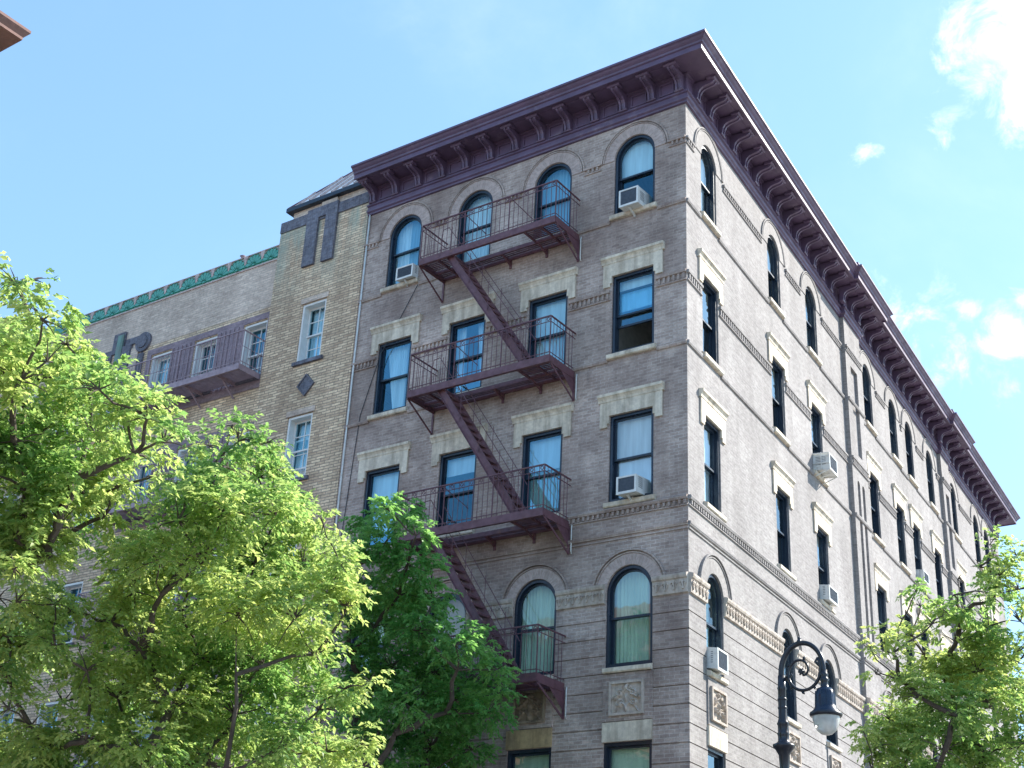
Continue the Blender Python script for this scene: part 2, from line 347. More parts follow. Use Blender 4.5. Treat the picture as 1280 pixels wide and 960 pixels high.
# ================================================================== the grey corner building
AEND=9.21;BEND=31.7;ZTOP=20.0
bld=empty('apartment_building',(0,0,GZ),'grey brick corner apartment block with plum bracketed cornice and iron fire escape','building')
ACOL=[1.285,3.465,5.70,7.865];AWD=1.03
BCOL=[1.28,5.52,8.40,13.52,16.24,18.12,20.74,24.0,27.58,29.35];BWD=.88
FLO=[(17.55,19.52,True,5),(14.12,16.0,False,4),(10.81,12.70,False,3),(7.48,9.45,True,2),(4.2,6.08,False,1),(.65,2.75,False,0)]
GRV=[8.40-.345*i for i in range(25)]
BAY=[(11.03,12.50),(22.02,23.12)];BD=.12
def ops(cols,w):return [dict(c=c,w=w,zs=a,zt=b,arch=ar) for c in cols for a,b,ar,_ in FLO]
zsp=(8.74,)
# side walls
mb=MB(FA)
def wallfull(mb,h0,h1,O,dep=.24):
    wall(mb,h0,h1,GZ,ZTOP+.02,O,[z for z in GRV if z>GZ+.1],depth=dep)
wallfull(mb,0,AEND,ops(ACOL,AWD));mb.build('wall',M['brick'],bld)
mb=MB(FB);segs=[(0,BAY[0][0]),(BAY[0][1],BAY[1][0]),(BAY[1][1],BEND)]
for a,b in segs:wallfull(mb,a,b,[o for o in ops(BCOL,BWD) if a<o['c']<b])
mb.build('wall',M['brickB'],bld)
FBB=FB.shift(BD)
for a,b in BAY:
    mb=MB(FBB);m=(a+b)/2;w_=b-a
    nich=[]
    for s in (-.22,.22):
        nich+= [dict(c=m+s*w_/1.47,w=.24,zs=10.75,zt=15.1,arch=True,back=.09),dict(c=m+s*w_/1.47,w=.22,zs=4.0,zt=9.0,arch=False,back=.07)]
    nich.append(dict(c=m,w=w_*.42,zs=15.9,zt=18.55,arch=False,back=.08))
    wallfull(mb,a,b,nich)
    for h in (a,b):mb.poly([(h,-BD-.05,GZ),(h,0,GZ),(h,0,ZTOP+.02),(h,-BD-.05,ZTOP+.02)])
    mb.build('pilaster',M['brickB'],bld)
# back, party walls, roof, storeys and partitions
mb=MB(FW);pA=FA.P(AEND,0,0);pB=FB.P(BEND,0,0);pC=pB+Vector((-AEND,0,0))
def vw(mb,p,q,z0,z1):mb.poly([(p.x,p.y,z0),(q.x,q.y,z0),(q.x,q.y,z1),(p.x,p.y,z1)])
for p,q in ((pA,pC),(pC,pB)):vw(mb,p,q,GZ,20.9)
mb.build('rear_wall',M['brick'],bld)
mb=MB(FW);O=Vector((0,0,0))
mb.poly([(p.x,p.y,20.55) for p in (O,pA,pC,pB)]);mb.build('roof',M['asphaltroof'],bld)
mb=MB(FW)
def inset(p,dx,dy):return (p.x+dx,p.y+dy)
for z in (3.55,6.85,10.1,13.45,16.8,20.2):
    q=[inset(O,-.3,.3),inset(pA,.3,.3),inset(pC,.3,-.3),inset(pB,-.3,-.3)]
    mb.poly([(x,y,z) for x,y in q]);mb.poly([(x,y,z+.2) for x,y in q])
p=FA.P(.8,-3.2,0);q=FA.P(AEND,-3.2,0);vw(mb,p,q,GZ,20.2)
p=FB.P(3.3,-3.0,0);q=FB.P(BEND,-3.0,0);vw(mb,p,q,GZ,20.2)
for h in (2.4,4.6,6.8):
    p=FA.P(h,-.3,0);q=FA.P(h,-3.2,0);vw(mb,p,q,GZ,20.2)
for h in (3.4,6.95,11.2,14.9,17.2,19.4,22.5,25.8,28.5):
    p=FB.P(h,-.3,0);q=FB.P(h,-3.0,0);vw(mb,p,q,GZ,20.2)
mb.build('interior',M['room'],bld)
# ---- string courses
def gaps(h0,h1,cuts):
    out=[];h=h0
    for a,b in sorted(cuts):
        if a>h:out.append((h,min(a,h1)))
        h=max(h,b)
    if h<h1:out.append((h,h1))
    return [(a,b) for a,b in out if b-a>.03]
def course(fr,a,b,prof,mb):mb.prism(prof,a,b)
def dentils(mb,a,b,z0,z1,o,w=.05,p=.115):
    n=int((b-a)/p)
    if n<1:return
    off=((b-a)-n*p+w)/2
    for i in range(n):mb.box(a+off+i*p,a+off+i*p+w,.001,o,z0,z1)
def courses(fr,h0,h1,cols,w,mat,endcap=False,e=0):
    R5=.87 if w>1 else .85
    def piece(a,b,profs,dent=None,name='string_course',m=mat):
        mb=MB(fr)
        for p in profs:mb.prism(p,a,b)
        if dent:dentils(mb,a,b,*dent)
        mb.build(name,m,bld)
    for a,b in gaps(h0,h1,[(c-R5+.004,c+R5-.004) for c in cols]):
        piece(a,b,[[(0,18.985),(.055,18.985),(.06,19.03),(0,19.045)],[(0,18.855),(.03,18.86),(.03,18.885),(0,18.89)]],(18.895,18.984,.04))
    for a,b in gaps(h0,h1,[(c-w/2-.08,c+w/2+.08) for c in cols]):
        piece(a,b,[[(0,17.34),(.035,17.35),(.05,17.39),(.05,17.42),(0,17.43)]]);piece(a,b,[[(0,13.93),(.035,13.94),(.05,13.98),(.05,14.02),(0,14.03)]])
    for a,b in gaps(h0,h1,[(c-w/2-.05,c+w/2+.05) for c in cols]):
        piece(a,b,[[(0,15.60),(.05,15.61),(.055,15.66),(0,15.68)],[(0,15.42),(.035,15.43),(.035,15.455),(0,15.465)]],(15.47,15.599,.035))
    piece(h0,h1,[[(0,10.585),(.055,10.59),(.075,10.64),(.06,10.67),(0,10.68)],[(0,10.46),(.03,10.465),(.03,10.49),(0,10.495)]],(10.50,10.584,.045))
    piece(h0,h1,[[(0,10.06),(.03,10.065),(.05,10.10),(.05,10.14),(0,10.15)],[(0,9.99),(.025,9.995),(.025,10.02),(0,10.025)]])
    for a,b in gaps(h0,h1,[(c-w/2-.02,c+w/2+.02) for c in cols]):
        mb=MB(fr);tb(mb,a,b);mb.build('terracotta_band',M['terra'],bld)
def tb(mb,a,b):
    if True:
        mb.prism([(0,8.73),(.045,8.74),(.05,8.77),(.055,9.0),(.085,9.02),(.10,9.06),(.10,9.10),(.05,9.12),(0,9.13)],a,b)
        # anthemion-like relief: pairs of curled leaves
        n=max(1,int((b-a)/.15));p=(b-a)/n
        for i in range(n):
            x=a+p*(i+.5)
            mb.box(x-.012,x+.012,.05,.078,8.80,8.985)
            for s in (-1,1):
                mb.ring(x+s*.035,8.92,.016,.034,.05,.082,0 if s>0 else PI*.0,PI*1.5,7,False)
                mb.bar((x+s*.008,.062,8.80),(x+s*.05,.062,8.90),.016)
R=0.85
courses(FA,0,AEND,ACOL,AWD,M['brick'])
for a,b in segs:courses(FB,a,b,[c for c in BCOL if a<c<b],BWD,M['brickB'])
for a,b in BAY:courses(FBB,a,b,[],BWD,M['brickB'])
# ---- relief panels
def relief(fr,win,c,w,z0,z1,mat,mat2,nx=44,nz=38):
    mb=MB(fr);W=(z1-z0)*1.2;h0,h1=c-W/2,c+W/2
    a=[(h0-.045,z0-.045),(h1+.045,z0-.045),(h1+.045,z1+.045),(h0-.045,z1+.045)];b=[(h0,z0),(h1,z0),(h1,z1),(h0,z1)]
    frame(mb,a,b,.0,.05)
    def H(x,y):   # symmetric acanthus scrolls around a central stem
        ax=abs(x);v=0
        v+=.9*math.exp(-((ax)/.10)**2)*(.6+.4*math.cos(y*9))
        for cx,cy,r in ((.42,.30,.27),(.45,-.38,.27),(.80,.02,.14),(.16,.72,.13)):
            d=math.hypot(ax-cx,y-cy);t=math.atan2(y-cy,ax-cx)
            if d<r*1.15:v=max(v,(.55+.45*math.cos(d/r*8-t*1.0))*(1-(d/(r*1.15))**4))
        v=max(v,.8*math.exp(-((y-.62+.9*ax)/.09)**2) if ax<.7 else 0)
        v=max(v,.7*math.exp(-((y+.70-.35*math.sin(ax*5))/.08)**2))
        return v
    P=[[(h0+W*i/nx,.006+.075*H(-1+2*i/nx,-1+2*j/nz),z0+(z1-z0)*j/nz) for i in range(nx+1)] for j in range(nz+1)]
    for j in range(nz):
        for i in range(nx):mb.poly([P[j][i],P[j][i+1],P[j+1][i+1],P[j+1][i]])
    mb.build('relief_panel',mat,bld)
# ---- windows
SPECA={ # (storey,column index): interior covers
 (5,0):[('blind',.50,'blind')],(5,1):[('curtain',.0,1.,'curtblue')],(5,2):[('curtain',0,1.,'curtain')],(5,3):[('curtain',0,.55,'curtblue'),('curtain',.55,1,'curtain')],
 (4,0):[('blind',.42)],(4,1):[('blind',.52),('curtain',0,1.,'curtain')],(4,2):[('curtain',0,.42,'curtain',.45),('curtain',.75,1.,'curtain')],(4,3):[('curtain',.3,1.,'curtain',.5)],
 (3,0):[('blind',.82)],(3,1):[('blind',.42),('curtain',0,1.,'curtgreen')],(3,2):[('blind',.24)],(3,3):[('blind',.8)],
 (2,0):[('curtain',0,.22,'curtpink'),('curtain',.22,1.,'curtgreen')],(2,1):[('curtain',0,1.,'curtgreen')],(2,2):[('blind',.5,'curtpink')],(2,3):[('blind',.4)],  # third-column pinkish blind imitates a reddish brick reflection
 (1,0):[('blind',.97,'curtgreen')],(1,1):[('blind',.97,'curtgreen')],(1,2):[('blind',.6)],(1,3):[('blind',.5)]}
rw=random.Random(5)
for fr,cols,w,br in ((FA,ACOL,AWD,'A'),(FB,BCOL,BWD,'B')):
    for ci,c in enumerate(cols):
        for zs,zt,ar,fl in FLO:
            if br=='A':spec=SPECA.get((fl,ci),[('blind',.5)])
            else:spec=[[('blind',rw.choice([.35,.5,.6,.95]))],[('curtain',0,1.,'curtain')],[],[('blind',.4),('curtain',0,.5,'curtgreen')]][rw.choice([0,0,1,2,3])]
            if br=='B' and fl==3 and ci==0:spec=[('blind',.9)]
            if br=='B' and fl==2 and ci==0:spec=[('curtain',0,1.,'curtgreen')]
            pm=M['pane'] if (br=='A' and fl>=3) else M['panegreen'] if br=='A' else M['paneB']
            if (fl,ci,br)==(3,0,'A'):pm=M['paneB']
            op=.60 if (br,fl,ci)==('A',4,0) else 0
            wn=window(fr,bld,c,w,zs,zt,ar,spec,M['navy'],pm,seed=ci*10+fl,open_=op)
            sm=M['stone']
            if fl>0:sill(fr,wn,c,w,zs,sm,t=.13 if fl!=2 else .12,ext=.07 if fl!=2 else .005)
            if fl in (4,3):lintel(fr,wn,c,w,zt,M['stone'])
            if fl in (1,0):
                mb=MB(fr);mb.box(c-w/2-.01,c+w/2+.01,-.02,.045,zt+.005,zt+.36);mb.build('lintel',M['ochre'] if (br,fl,ci)==('A',1,1) else M['stone'],wn)
            if fl==5:hood(fr,wn,c,w,zt,M['arch' if br=='A' else 'archB'],M['brick' if br=='A' else 'brickB'],.87 if br=='A' else .85,p=.035)
            if fl==2:
                hood(fr,wn,c,w,zt,M['arch' if br=='A' else 'archB'],M['brick' if br=='A' else 'brickB'],.83,)
                mb=MB(fr);mb.box(c-w/2-.012,c+w/2+.012,-.05,.0305,6.46,7.345);mb.build('recessed_panel',M['brick' if br=='A' else 'brickB'],bld)
                relief(fr.shift(.031),bld,c,w,6.60,7.14,M['terradark'] if (br,ci)==('A',1) else M['terra'],None)
# ================================================================== cornice
prof=[(0,19.90),(.05,19.91),(.055,19.95),(.095,19.98),(.10,20.03),(.07,20.05),(.07,20.13),(.11,20.15),(.11,20.19),(.05,20.21),(.05,20.62),(.10,20.64),(.10,20.67),(.66,20.67),(.66,20.64),(.70,20.64),(.70,20.76),(.735,20.78),(.745,20.82),(.79,20.86),(.82,20.90),(.86,20.92),(.86,20.97),(.80,20.985),(.0,21.02)]
path=[(FA,AEND-.13,0)];pts2=[]
def P2(fr,h,o):p=fr.P(h,o,0);return Vector((p.x,p.y))
pts2.append(P2(FA,AEND-.02,0));pts2.append(Vector((0,0)))
for a,b in BAY:pts2+=[P2(FB,a,0),P2(FB,a,BD),P2(FB,b,BD),P2(FB,b,0)]
pts2.append(P2(FB,BEND,0));pts2.append(P2(FB,BEND,0)+Vector((-1.2,0)))
def offs(pts,o,endext=0):
    out=[]
    for i,p in enumerate(pts):
        ds=[]
        if i>0:ds.append((pts[i]-pts[i-1]).normalized())
        if i<len(pts)-1:ds.append((pts[i+1]-pts[i]).normalized())
        ns=[Vector((d.y,-d.x)) for d in ds]
        if len(ns)==1:out.append(p+ns[0]*o)
        else:
            m=(ns[0]+ns[1]).normalized();out.append(p+m*(o/max(.25,m.dot(ns[0]))))
    return out
corn=MB(FW);rows=[[(q.x,q.y,z) for q in offs(pts2,o)] for o,z in prof]
for k in range(len(rows)-1):
    for i in range(len(pts2)-1):corn.poly([rows[k][i],rows[k][i+1],rows[k+1][i+1],rows[k+1][i]])
corn.poly([r[0] for r in rows])
# frieze panels
NB=13;SP=.745
def bracket(fr,hc):
    mb=MB(fr)
    pr=[(.05,20.20),(.13,20.20),(.155,20.24),(.165,20.30),(.175,20.37),(.215,20.44),(.28,20.49),(.38,20.515),(.47,20.53),(.53,20.56),(.555,20.60),(.555,20.64),(.05,20.64)]
    pi=[(.05,20.22),(.105,20.22),(.13,20.28),(.14,20.34),(.155,20.40),(.20,20.47),(.28,20.515),(.40,20.54),(.49,20.56),(.53,20.60),(.53,20.635),(.05,20.635)]
    for s in (-1,1):mb.prism(pr,*sorted((hc+s*.034,hc+s*.082)))
    mb.prism(pi,hc-.034,hc+.034)
    mb.prism([(.40,20.60),(.57,20.60),(.60,20.63),(.60,20.669),(.40,20.669)],hc-.155,hc+.155)
    mb.prism([(.05,20.19),(.15,20.19),(.165,20.215),(.05,20.22)],hc-.115,hc+.115)
    return mb
cornice=corn.build('cornice',M['cornice'],bld)
for k in range(NB):bracket(FA,.05+k*SP if k else .09).build('bracket',M['cornice'],cornice)
hb=.40;k=0
hs=[]
while hb<BEND-.2:
    inb=any(a-.62<hb<b+.02 for a,b in BAY);bracket(FBB if inb else FB,hb).build('bracket',M['cornice'],cornice);hs.append(hb);hb+=.735
def panels(fr,hl):
    for a,b in zip(hl[:-1],hl[1:]):
        p=a+.17;q=b-.17
        if q-p<.12:continue
        mb=MB(fr);frame(mb,[(p,20.25),(q,20.25),(q,20.57),(p,20.57)],[(p+.035,20.285),(q-.035,20.285),(q-.035,20.535),(p+.035,20.535)],.051,.075);mb.build('frieze_panel',M['cornice'],cornice)
        mb=MB(fr);mb.box(p,q,.17,.52,20.655,20.669);mb.build('soffit_panel',M['cornice'],cornice)
panels(FA,[.09]+[.05+k*SP for k in range(1,NB)])
panels(FB,[h for h in hs])
for a,b in BAY:   # raised blocking over the pilasters
    mb=MB(FB);mb.prism([(-.3,20.97),(.78,20.97),(.78,21.0),(.72,21.03),(.72,21.16),(.80,21.20),(.80,21.25),(-.3,21.25)],a-.55,b+.45);mb.build('raised_block',M['cornice'],cornice)
# ================================================================== fire escape
H0,H1,OD=2.70,6.50,.98
DECKS=[17.30,13.90,10.52,7.24]
for di,z in enumerate(DECKS):
    mb=MB(FA)
    mb.box(H0,H1,OD-.012,OD,z-.13,z+.035)      # outer channel
    mb.box(H0,H1,OD-.07,OD-.012,z-.13,z-.118);mb.box(H0,H1,OD-.07,OD-.012,z+.023,z+.035)
    for h in (H0,H1):
        mb.box(h-.006,h+.006,.01,OD-.012,z-.12,z+.03)
        mb.box(*sorted((h,h+(.05 if h<4 else -.05))),.01,OD-.014,z-.125,z-.113)
    mb.box(H0,H1,.03,.05,z-.10,z+.0);hA,hB=3.62,5.62
    mb.box(H0,H1,.345,.365,z-.09,z+.005)       # inner edge of the stair opening
    for h in (hA,hB,3.16,6.05):mb.box(h-.02,h+.02,.05 if h in(3.16,6.05) else .365,OD-.07,z-.07,z-.022)
    for h in (4.62,):mb.box(h-.02,h+.02,.05,.345,z-.07,z-.022)
    n=0;o=.085
    while o<OD-.08:       # deck bars
        if .37<o:
            mb.box(H0+.02,hA,o,o+.042,z-.02,z-.008);mb.box(hB,H1-.02,o,o+.042,z-.02,z-.008)
        elif o<.30:mb.box(H0+.02,H1-.02,o,o+.042,z-.02,z-.008)
        o+=.066
    deck=mb.build('fire_escape_balcony',M['iron'],bld)
    # rail
    rb=MB(FA);zt=z+.95;ou=OD-.02
    def P(h,o,zz):return (h,o,zz)
    for za,r in ((zt,.028),(zt-.13,.014),(z+.10,.014)):
        rb.bar((H0+.01,ou,za),(H1-.01,ou,za),r)
        for h in (H0+.01,H1-.01):rb.bar((h,ou,za),(h,.0,za),r)
    n=30
    for i in range(n+1):
        h=H0+.01+(H1-H0-.02)*i/n;post=i in(0,10,20,30)
        rb.bar((h,ou,z),(h,ou,zt),.020 if post else .0095)
        if i<n and i%2==0:   # little twisted collars between the two top rails
            rb.ring(h+.063,zt-.065,.030,.043,ou-.006,ou+.006,0,2*PI,8,False)
    for h in (H0+.01,H1-.01):
        for i in range(1,8):rb.bar((h,ou*i/8,z),(h,ou*i/8,zt),.0095)
    for h in (4.0,5.3):rb.bar((h,ou,zt),(h-.25,.35,zt-.35),.014)
    rb.build('railing',M['iron'],deck)
    for h,full in ((H0,True),(H1,True),(4.55,False),(3.55,False)):
        b=MB(FA)
        if full:
            wv=.055
            b.bar((h,OD-.03,z-.13),(h,.03,z-.64),.045,.014,up=(1,0,0));b.bar((h,.022,z-.66),(h,.022,z-.10),.05,.014,up=(0,1,0));b.bar((h,.02,z-.12),(h,OD-.03,z-.12),.045,.014,up=(1,0,0))
            if h==H0:b.poly([(h+.004,.03,z-.13),(h+.004,OD*.55,z-.13),(h+.004,.03,z-.50)])
        else:
            b.bar((h,.36,z-.09),(h,.02,z-.22),.035,.03);b.box(h-.03,h+.03,.001,.03,z-.30,z-.05)
            b.lathe((0,0,0),[(0,0)],3) if False else None
        b.build('bracket',M['iron'],deck)
# stairs between the balconies
STS=[(17.30,13.90,5.70,3.40),(13.90,10.52,5.66,3.42),(10.52,7.24,5.60,3.42)]
for zt,zb,ha,hb_ in STS:
    mb=MB(FA)
    for o in (.42,.86):
        p=Vector((ha,o,zt-.03));q=Vector((hb_,o,zb+.02));d=(q-p).normalized();up=Vector((0,1,0)).cross(d)
        mb.bar(p,q,.012 if False else .014,.17,up=up)
        mb.bar(p+up*.08+Vector((0,.018 if o>.6 else -.018,0)),q+up*.08+Vector((0,.018 if o>.6 else -.018,0)),.04,.012,up=up)
        mb.bar(p-up*.08+Vector((0,.018 if o>.6 else -.018,0)),q-up*.08+Vector((0,.018 if o>.6 else -.018,0)),.04,.012,up=up)
    st=mb.build('fire_escape_stair',M['iron'],bld)
    tr=MB(FA);n=16
    for i in range(1,n):
        t=i/n;h=ha+(hb_-ha)*t;zz=zt+(zb-zt)*t
        tr.box(h-.09,h+.09,.43,.85,zz-.008,zz+.006);tr.box(h-.092,h-.08,.43,.85,zz-.045,zz-.009)
    tr.build('treads',M['iron'],st)
    hr=MB(FA)
    for o in (.40,.88):
        hr.bar((ha+.05,o,zt+.72),(hb_+.1,o,zb+.85),.018,n=6)
        for t in (.02,.28,.53,.78,.97):
            h=ha+(hb_-ha)*t;zz=zt+(zb-zt)*t;hr.bar((h,o,zz),(h,o,zz+.77),.014,n=6)
    hr.tube([(ha+.05,.88,zt+.72),(ha+.22,.88,zt+.70),(ha+.26,.88,zt+.45),(ha+.24,.88,zt)],.009,6)
    hr.build('handrail',M['iron'],st)
# drop ladder rods and thin conduits beside the brackets
mb=MB(FA)
for z in DECKS:mb.tube([(H0-.07,.02,z-.05),(H0-.07,.035,z-.12),(H0-.07,.035,z-.60),(H0-.07,.01,z-.66)],.013,6)
mb.build('conduit',M['acwhite'],bld)
mb=MB(FA);mb.tube([(7.3,.03,17.35),(7.75,.02,16.6),(8.3,.015,15.7),(8.75,.015,14.2),(8.95,.015,11.),(8.98,.015,4.)],.009,5);mb.build('cable',M['lampiron'],bld)
mb=MB(FA);mb.tube([(9.12,.03,20.0),(9.12,.03,12.),(9.12,.03,0)],.022,6);mb.build('cable',M['acwhite'],bld)
# ================================================================== air conditioners
def ac(fr,h0,h1,z0,z1,o,label,brace=True,tilt=.03,frame_=False):
    base=fr.P((h0+h1)/2,0,z0);r=empty('air_conditioner',base,label,'air conditioner','air conditioners in the windows')
    mb=MB(fr);w=h1-h0;e=.018
    # body: shell open at the front behind a rim, slightly tilted down outwards
    P=lambda h,oo,z:(h,oo,z-tilt*oo/o)
    def bx(a,b,c,d,e_,f):
        q=[P(x,y,z) for z in (e_,f) for y in (c,d) for x in (a,b)]
        for idx in ((0,1,3,2),(4,6,7,5),(0,4,5,1),(2,3,7,6),(0,2,6,4),(1,5,7,3)):mb.poly([q[i] for i in idx])
    bx(h0,h1,-.30,o-.02,z0,z1)
    for a,b,c,d in ((h0-.006,h1+.006,z1-.03,z1+.006),(h0-.006,h1+.006,z0-.006,z0+.045),(h0-.006,h0+.035,z0+.045,z1-.03),(h1-.035,h1+.006,z0+.045,z1-.03)):bx(a,b,o-.02,o,c,d)
    # side louvres
    mb.build('body',M['acwhite'],r)
    gr=MB(fr);gr.poly([(h0+.035,o-.017,z0+.045-tilt),(h1-.035,o-.017,z0+.045-tilt),(h1-.035,o-.017,z1-.03-tilt),(h0+.035,o-.017,z1-.03-tilt)])
    n=int((w-.07)/.02)
    for i in range(n):
        x=h0+.04+i*(w-.08)/n;gr.box(x,x+.005,o-.0165,o-.007,z0+.045-tilt,z1-.03-tilt)
    for s,x in ((-1,h0-.001),(1,h1+.001)):
        for i in range(6):gr.box(*sorted((x,x+s*.003)),.06+i*.0,o-.10,z0+.10+i*.04,z0+.112+i*.04)
    gr.build('grille',M['acgrille'],r)
    ap=MB(fr)   # side panels closing the sash beside the unit
    hc=(h0+h1)/2
    if brace:
        ap.bar((hc+.02,o*.75,z0-.01-tilt),(hc+.02,.02,z0-.13),.045,.02)
        ap.bar((hc+.02,.03,z0-.17),(hc+.02,.03,z0-.01),.04,.02)
    if frame_:
        for x in (h0,h1-.02):ap.bar((x+.01,o*.9,z0-.02-tilt),(x+.01,.03,z0-.18),.02);ap.bar((x+.01,.02,z0-.015),(x+.01,o,z0-.015-tilt),.02)
        for zz in (z0+.15,z1-.01):ap.bar((h0-.03,.0,zz),(h0-.03,o,zz-tilt),.02);
        ap.bar((h0-.03,o*.5,z0-.02),(h0-.03,o*.5,z1),.02)
    ap.build('support',M['acwhite'],r)
    return r
ac(FA,1.00,1.47,17.50,17.92,.34,'white air conditioner with dark grille in the arched top-storey window nearest the corner')
ac(FA,7.35,7.86,17.56,17.90,.22,'white air conditioner in the leftmost arched top-storey window beside the fire escape')
ac(FA,.98,1.42,10.84,11.20,.32,'white air conditioner in the square-headed window just above the toothed band, left of the corner')
ac(FB,.90,1.42,7.52,7.92,.20,'white air conditioner over a carved panel in the lower arched window right of the corner')
ac(FB,7.98,8.60,14.14,14.56,.42,'boxy white air conditioner on a metal support frame jutting from the side wall',frame_=True)
ac(FB,8.05,8.72,10.84,11.20,.22,'small white air conditioner low on the side wall, one storey below the framed unit')
ac(FB,17.85,18.45,14.15,14.50,.20,'small white air conditioner far along the side wall, partly behind the right tree')
# ================================================================== tan building to the left
tan=empty('apartment_building',(-9.3,0,GZ),'tan Roman-brick apartment building with green fan-tile parapet left of the grey block','building')
T0,T1,T2=9.23,12.38,27.0
FT=FA;FM=FA.shift(-.10)
rows=[(16.17,17.86),(12.95,14.66),(9.75,11.46),(6.55,8.26),(3.35,5.06),(.4,2.3)]
tops=[dict(c=10.76,w=.84,zs=a-.02,zt=b-.0,arch=False) for a,b in rows]
mb=MB(FT);wall(mb,T0,T1,GZ,20.36,tops,depth=.36)
for h in (T0,T1):mb.poly([(h,-2.5 if h==T1 else -.5,GZ if h==T0 else 19.0),(h,0,GZ if h==T0 else 19.0),(h,0,20.36),(h,-2.5 if h==T1 else -.5,20.36)])
mb.poly([(T1,-.12,GZ),(T1,0,GZ),(T1,0,19.0),(T1,-.12,19.0)])
mb.build('tower_wall',M['tan'],tan)
MC=[12.95,14.84,16.61,18.66,20.5,22.4,24.3]
mops=[dict(c=c,w=.88,zs=a,zt=b,arch=False) for c in MC for a,b in rows]
mb=MB(FM);wall(mb,T1,T2,GZ,18.22,mops,depth=.34);mb.build('front_wall',M['tan'],tan)
mb=MB(FM);wall(mb,T1,T2,18.22,19.64,[]);mb.build('parapet_wall',M['tanpale'],tan)
mb=MB(FW);a=FA.P(T2,-.1,0);
mb.poly([(a.x,a.y,GZ),(a.x,a.y+14,GZ),(a.x,a.y+14,19.64),(a.x,a.y,19.64)]);b=FA.P(T0,0,0)
mb.poly([(a.x,a.y+14,GZ),(b.x,b.y+14,GZ),(b.x,b.y+14,19.64),(a.x,a.y+14,19.64)])
mb.build('rear_wall',M['tan'],tan)
mb=MB(FW);mb.poly([(a.x,.1,19.3),(b.x,.1,19.3),(b.x,b.y+14,19.3),(a.x,b.y+14,19.3)]);mb.build('roof',M['asphaltroof'],tan)
mb=MB(FM)
for z in (2.8,6.0,9.2,12.4,15.6,18.9):mb.box(T0+.1,T2-.1,-13.5,-.3,z,z+.2)
mb.box(T0+.1,T2-.1,-2.9,-2.8,GZ,18.9)
for h in (T1,13.9,15.7,17.6,19.6,21.5,23.3):mb.box(h-.05,h+.05,-2.8,-.3,GZ,18.9)
mb.build('interior',M['room'],tan)
rt=random.Random(3)
def lin(fr,wn,c,w,zt,mat):
    m_=MB(fr);m_.box(c-w/2-.07,c+w/2+.05,-.1,.03,zt+.003,zt+.15);m_.build('lintel',mat,wn)
for fr,cs in ((FT,[10.76]),(FM,MC)):
    for c in cs:
        for i,(a_,b_) in enumerate(rows):
            w_=.84 if fr is FT else .88
            sp=rt.choice([[('blind',.45)],[('curtain',0,1.,'curtain')],[('curtain',0,.4,'curtain')],[]])
            wn=window(fr,tan,c,w_,a_,b_-.005,False,sp,M['white'],M['pane'],seed=i,grid=(2,2),open_=.3 if (fr is FT and i==1) else 0,rec=.12)
            m_=MB(fr);m_.box(c-w_/2-.12,c+w_/2+.06,-.03,.07,a_-.10,a_-.003);m_.build('sill',M['darkbrick'],wn)
            if fr is FT:lin(fr,wn,c,w_,b_,M['tanpale'])
# dark surrounds of the window strips
for i,(a_,b_) in enumerate(rows[:4]):
    mb=MB(FM);o=.022
    for (h0,h1) in ((12.42,12.50),(13.40,14.39),(15.29,16.16),(17.06,17.24)):mb.box(h0,h1,.001,o,a_-.10,b_+.02)
    mb.box(12.42,17.24,.001,o,b_+.021,b_+.20);mb.box(12.42,17.24,.001,o-.002,a_-.32,a_-.101)
    for k in range(5):
        for h in (13.55,15.42):mb.box(h+k*.17,h+k*.17+.05,o,o+.03,a_-.1,b_)
    s=mb.build('window_surround',M['purplebrick'],tan)
# tower top: soldier course, hanging dark strips, coping pieces
mb=MB(FT)
mb.box(T0,T1,-.02,.03,20.365,20.69)
mb.build('soldier_course',M['darkbrick'],tan)
mb=MB(FT)
for h0,h1,zb in ((10.95,11.36,19.0),(10.28,10.68,18.98)):mb.box(h0,h1,.001,.075,zb,20.74)
mb.box(10.68,10.95,.001,.075,20.42,20.74)
mb.build('hanging_strips',M['darkbrick'],tan)
mb=MB(FT);mb.box(T0,12.0,-.30,-.03,20.69,20.95);mb.box(10.35,10.9,-.02,.05,20.745,20.88);mb.build('attic_wall',M['tanpale'],tan)
mb=MB(FT)
ec=(12.12,.10,21.02);pk=(11.15,-1.3,22.75);e2=(T0,.10,21.02);p2=(T0,-1.3,22.75);ec3=(12.12,-3.,21.02);pk3=(11.15,-2.2,22.75);p23=(T0,-2.2,22.75);e3=(T0,-3.,21.02)
mb.poly([ec,e2,p2,pk]);mb.poly([ec,pk,pk3,ec3]);mb.poly([pk,p2,p23,pk3]);mb.poly([ec3,pk3,p23,e3])
rf=mb.build('metal_roof',M['roofmetal'],tan)
n=7
for i in range(1,n+1):
    h=ec[0]-(ec[0]-T0)*i/(n+.3);t=min(1,(ec[0]-h)/(ec[0]-pk[0]));mb=MB(FT)
    mb.bar((h,.11,21.05),(h,.11-1.4*t,21.05+1.73*t),.03,.06);mb.build('roof_seam',M['tilepink'],rf)
mb=MB(FT);mb.bar(ec,pk,.05,.06);mb.build('hip_cap',M['iron'],rf)
mb=MB(FT);mb.box(T0,12.15,-.02,.13,20.91,21.03);mb.box(12.03,12.15,-3.,-.02,20.91,21.03);mb.build('eave_fascia',M['navy'],rf)
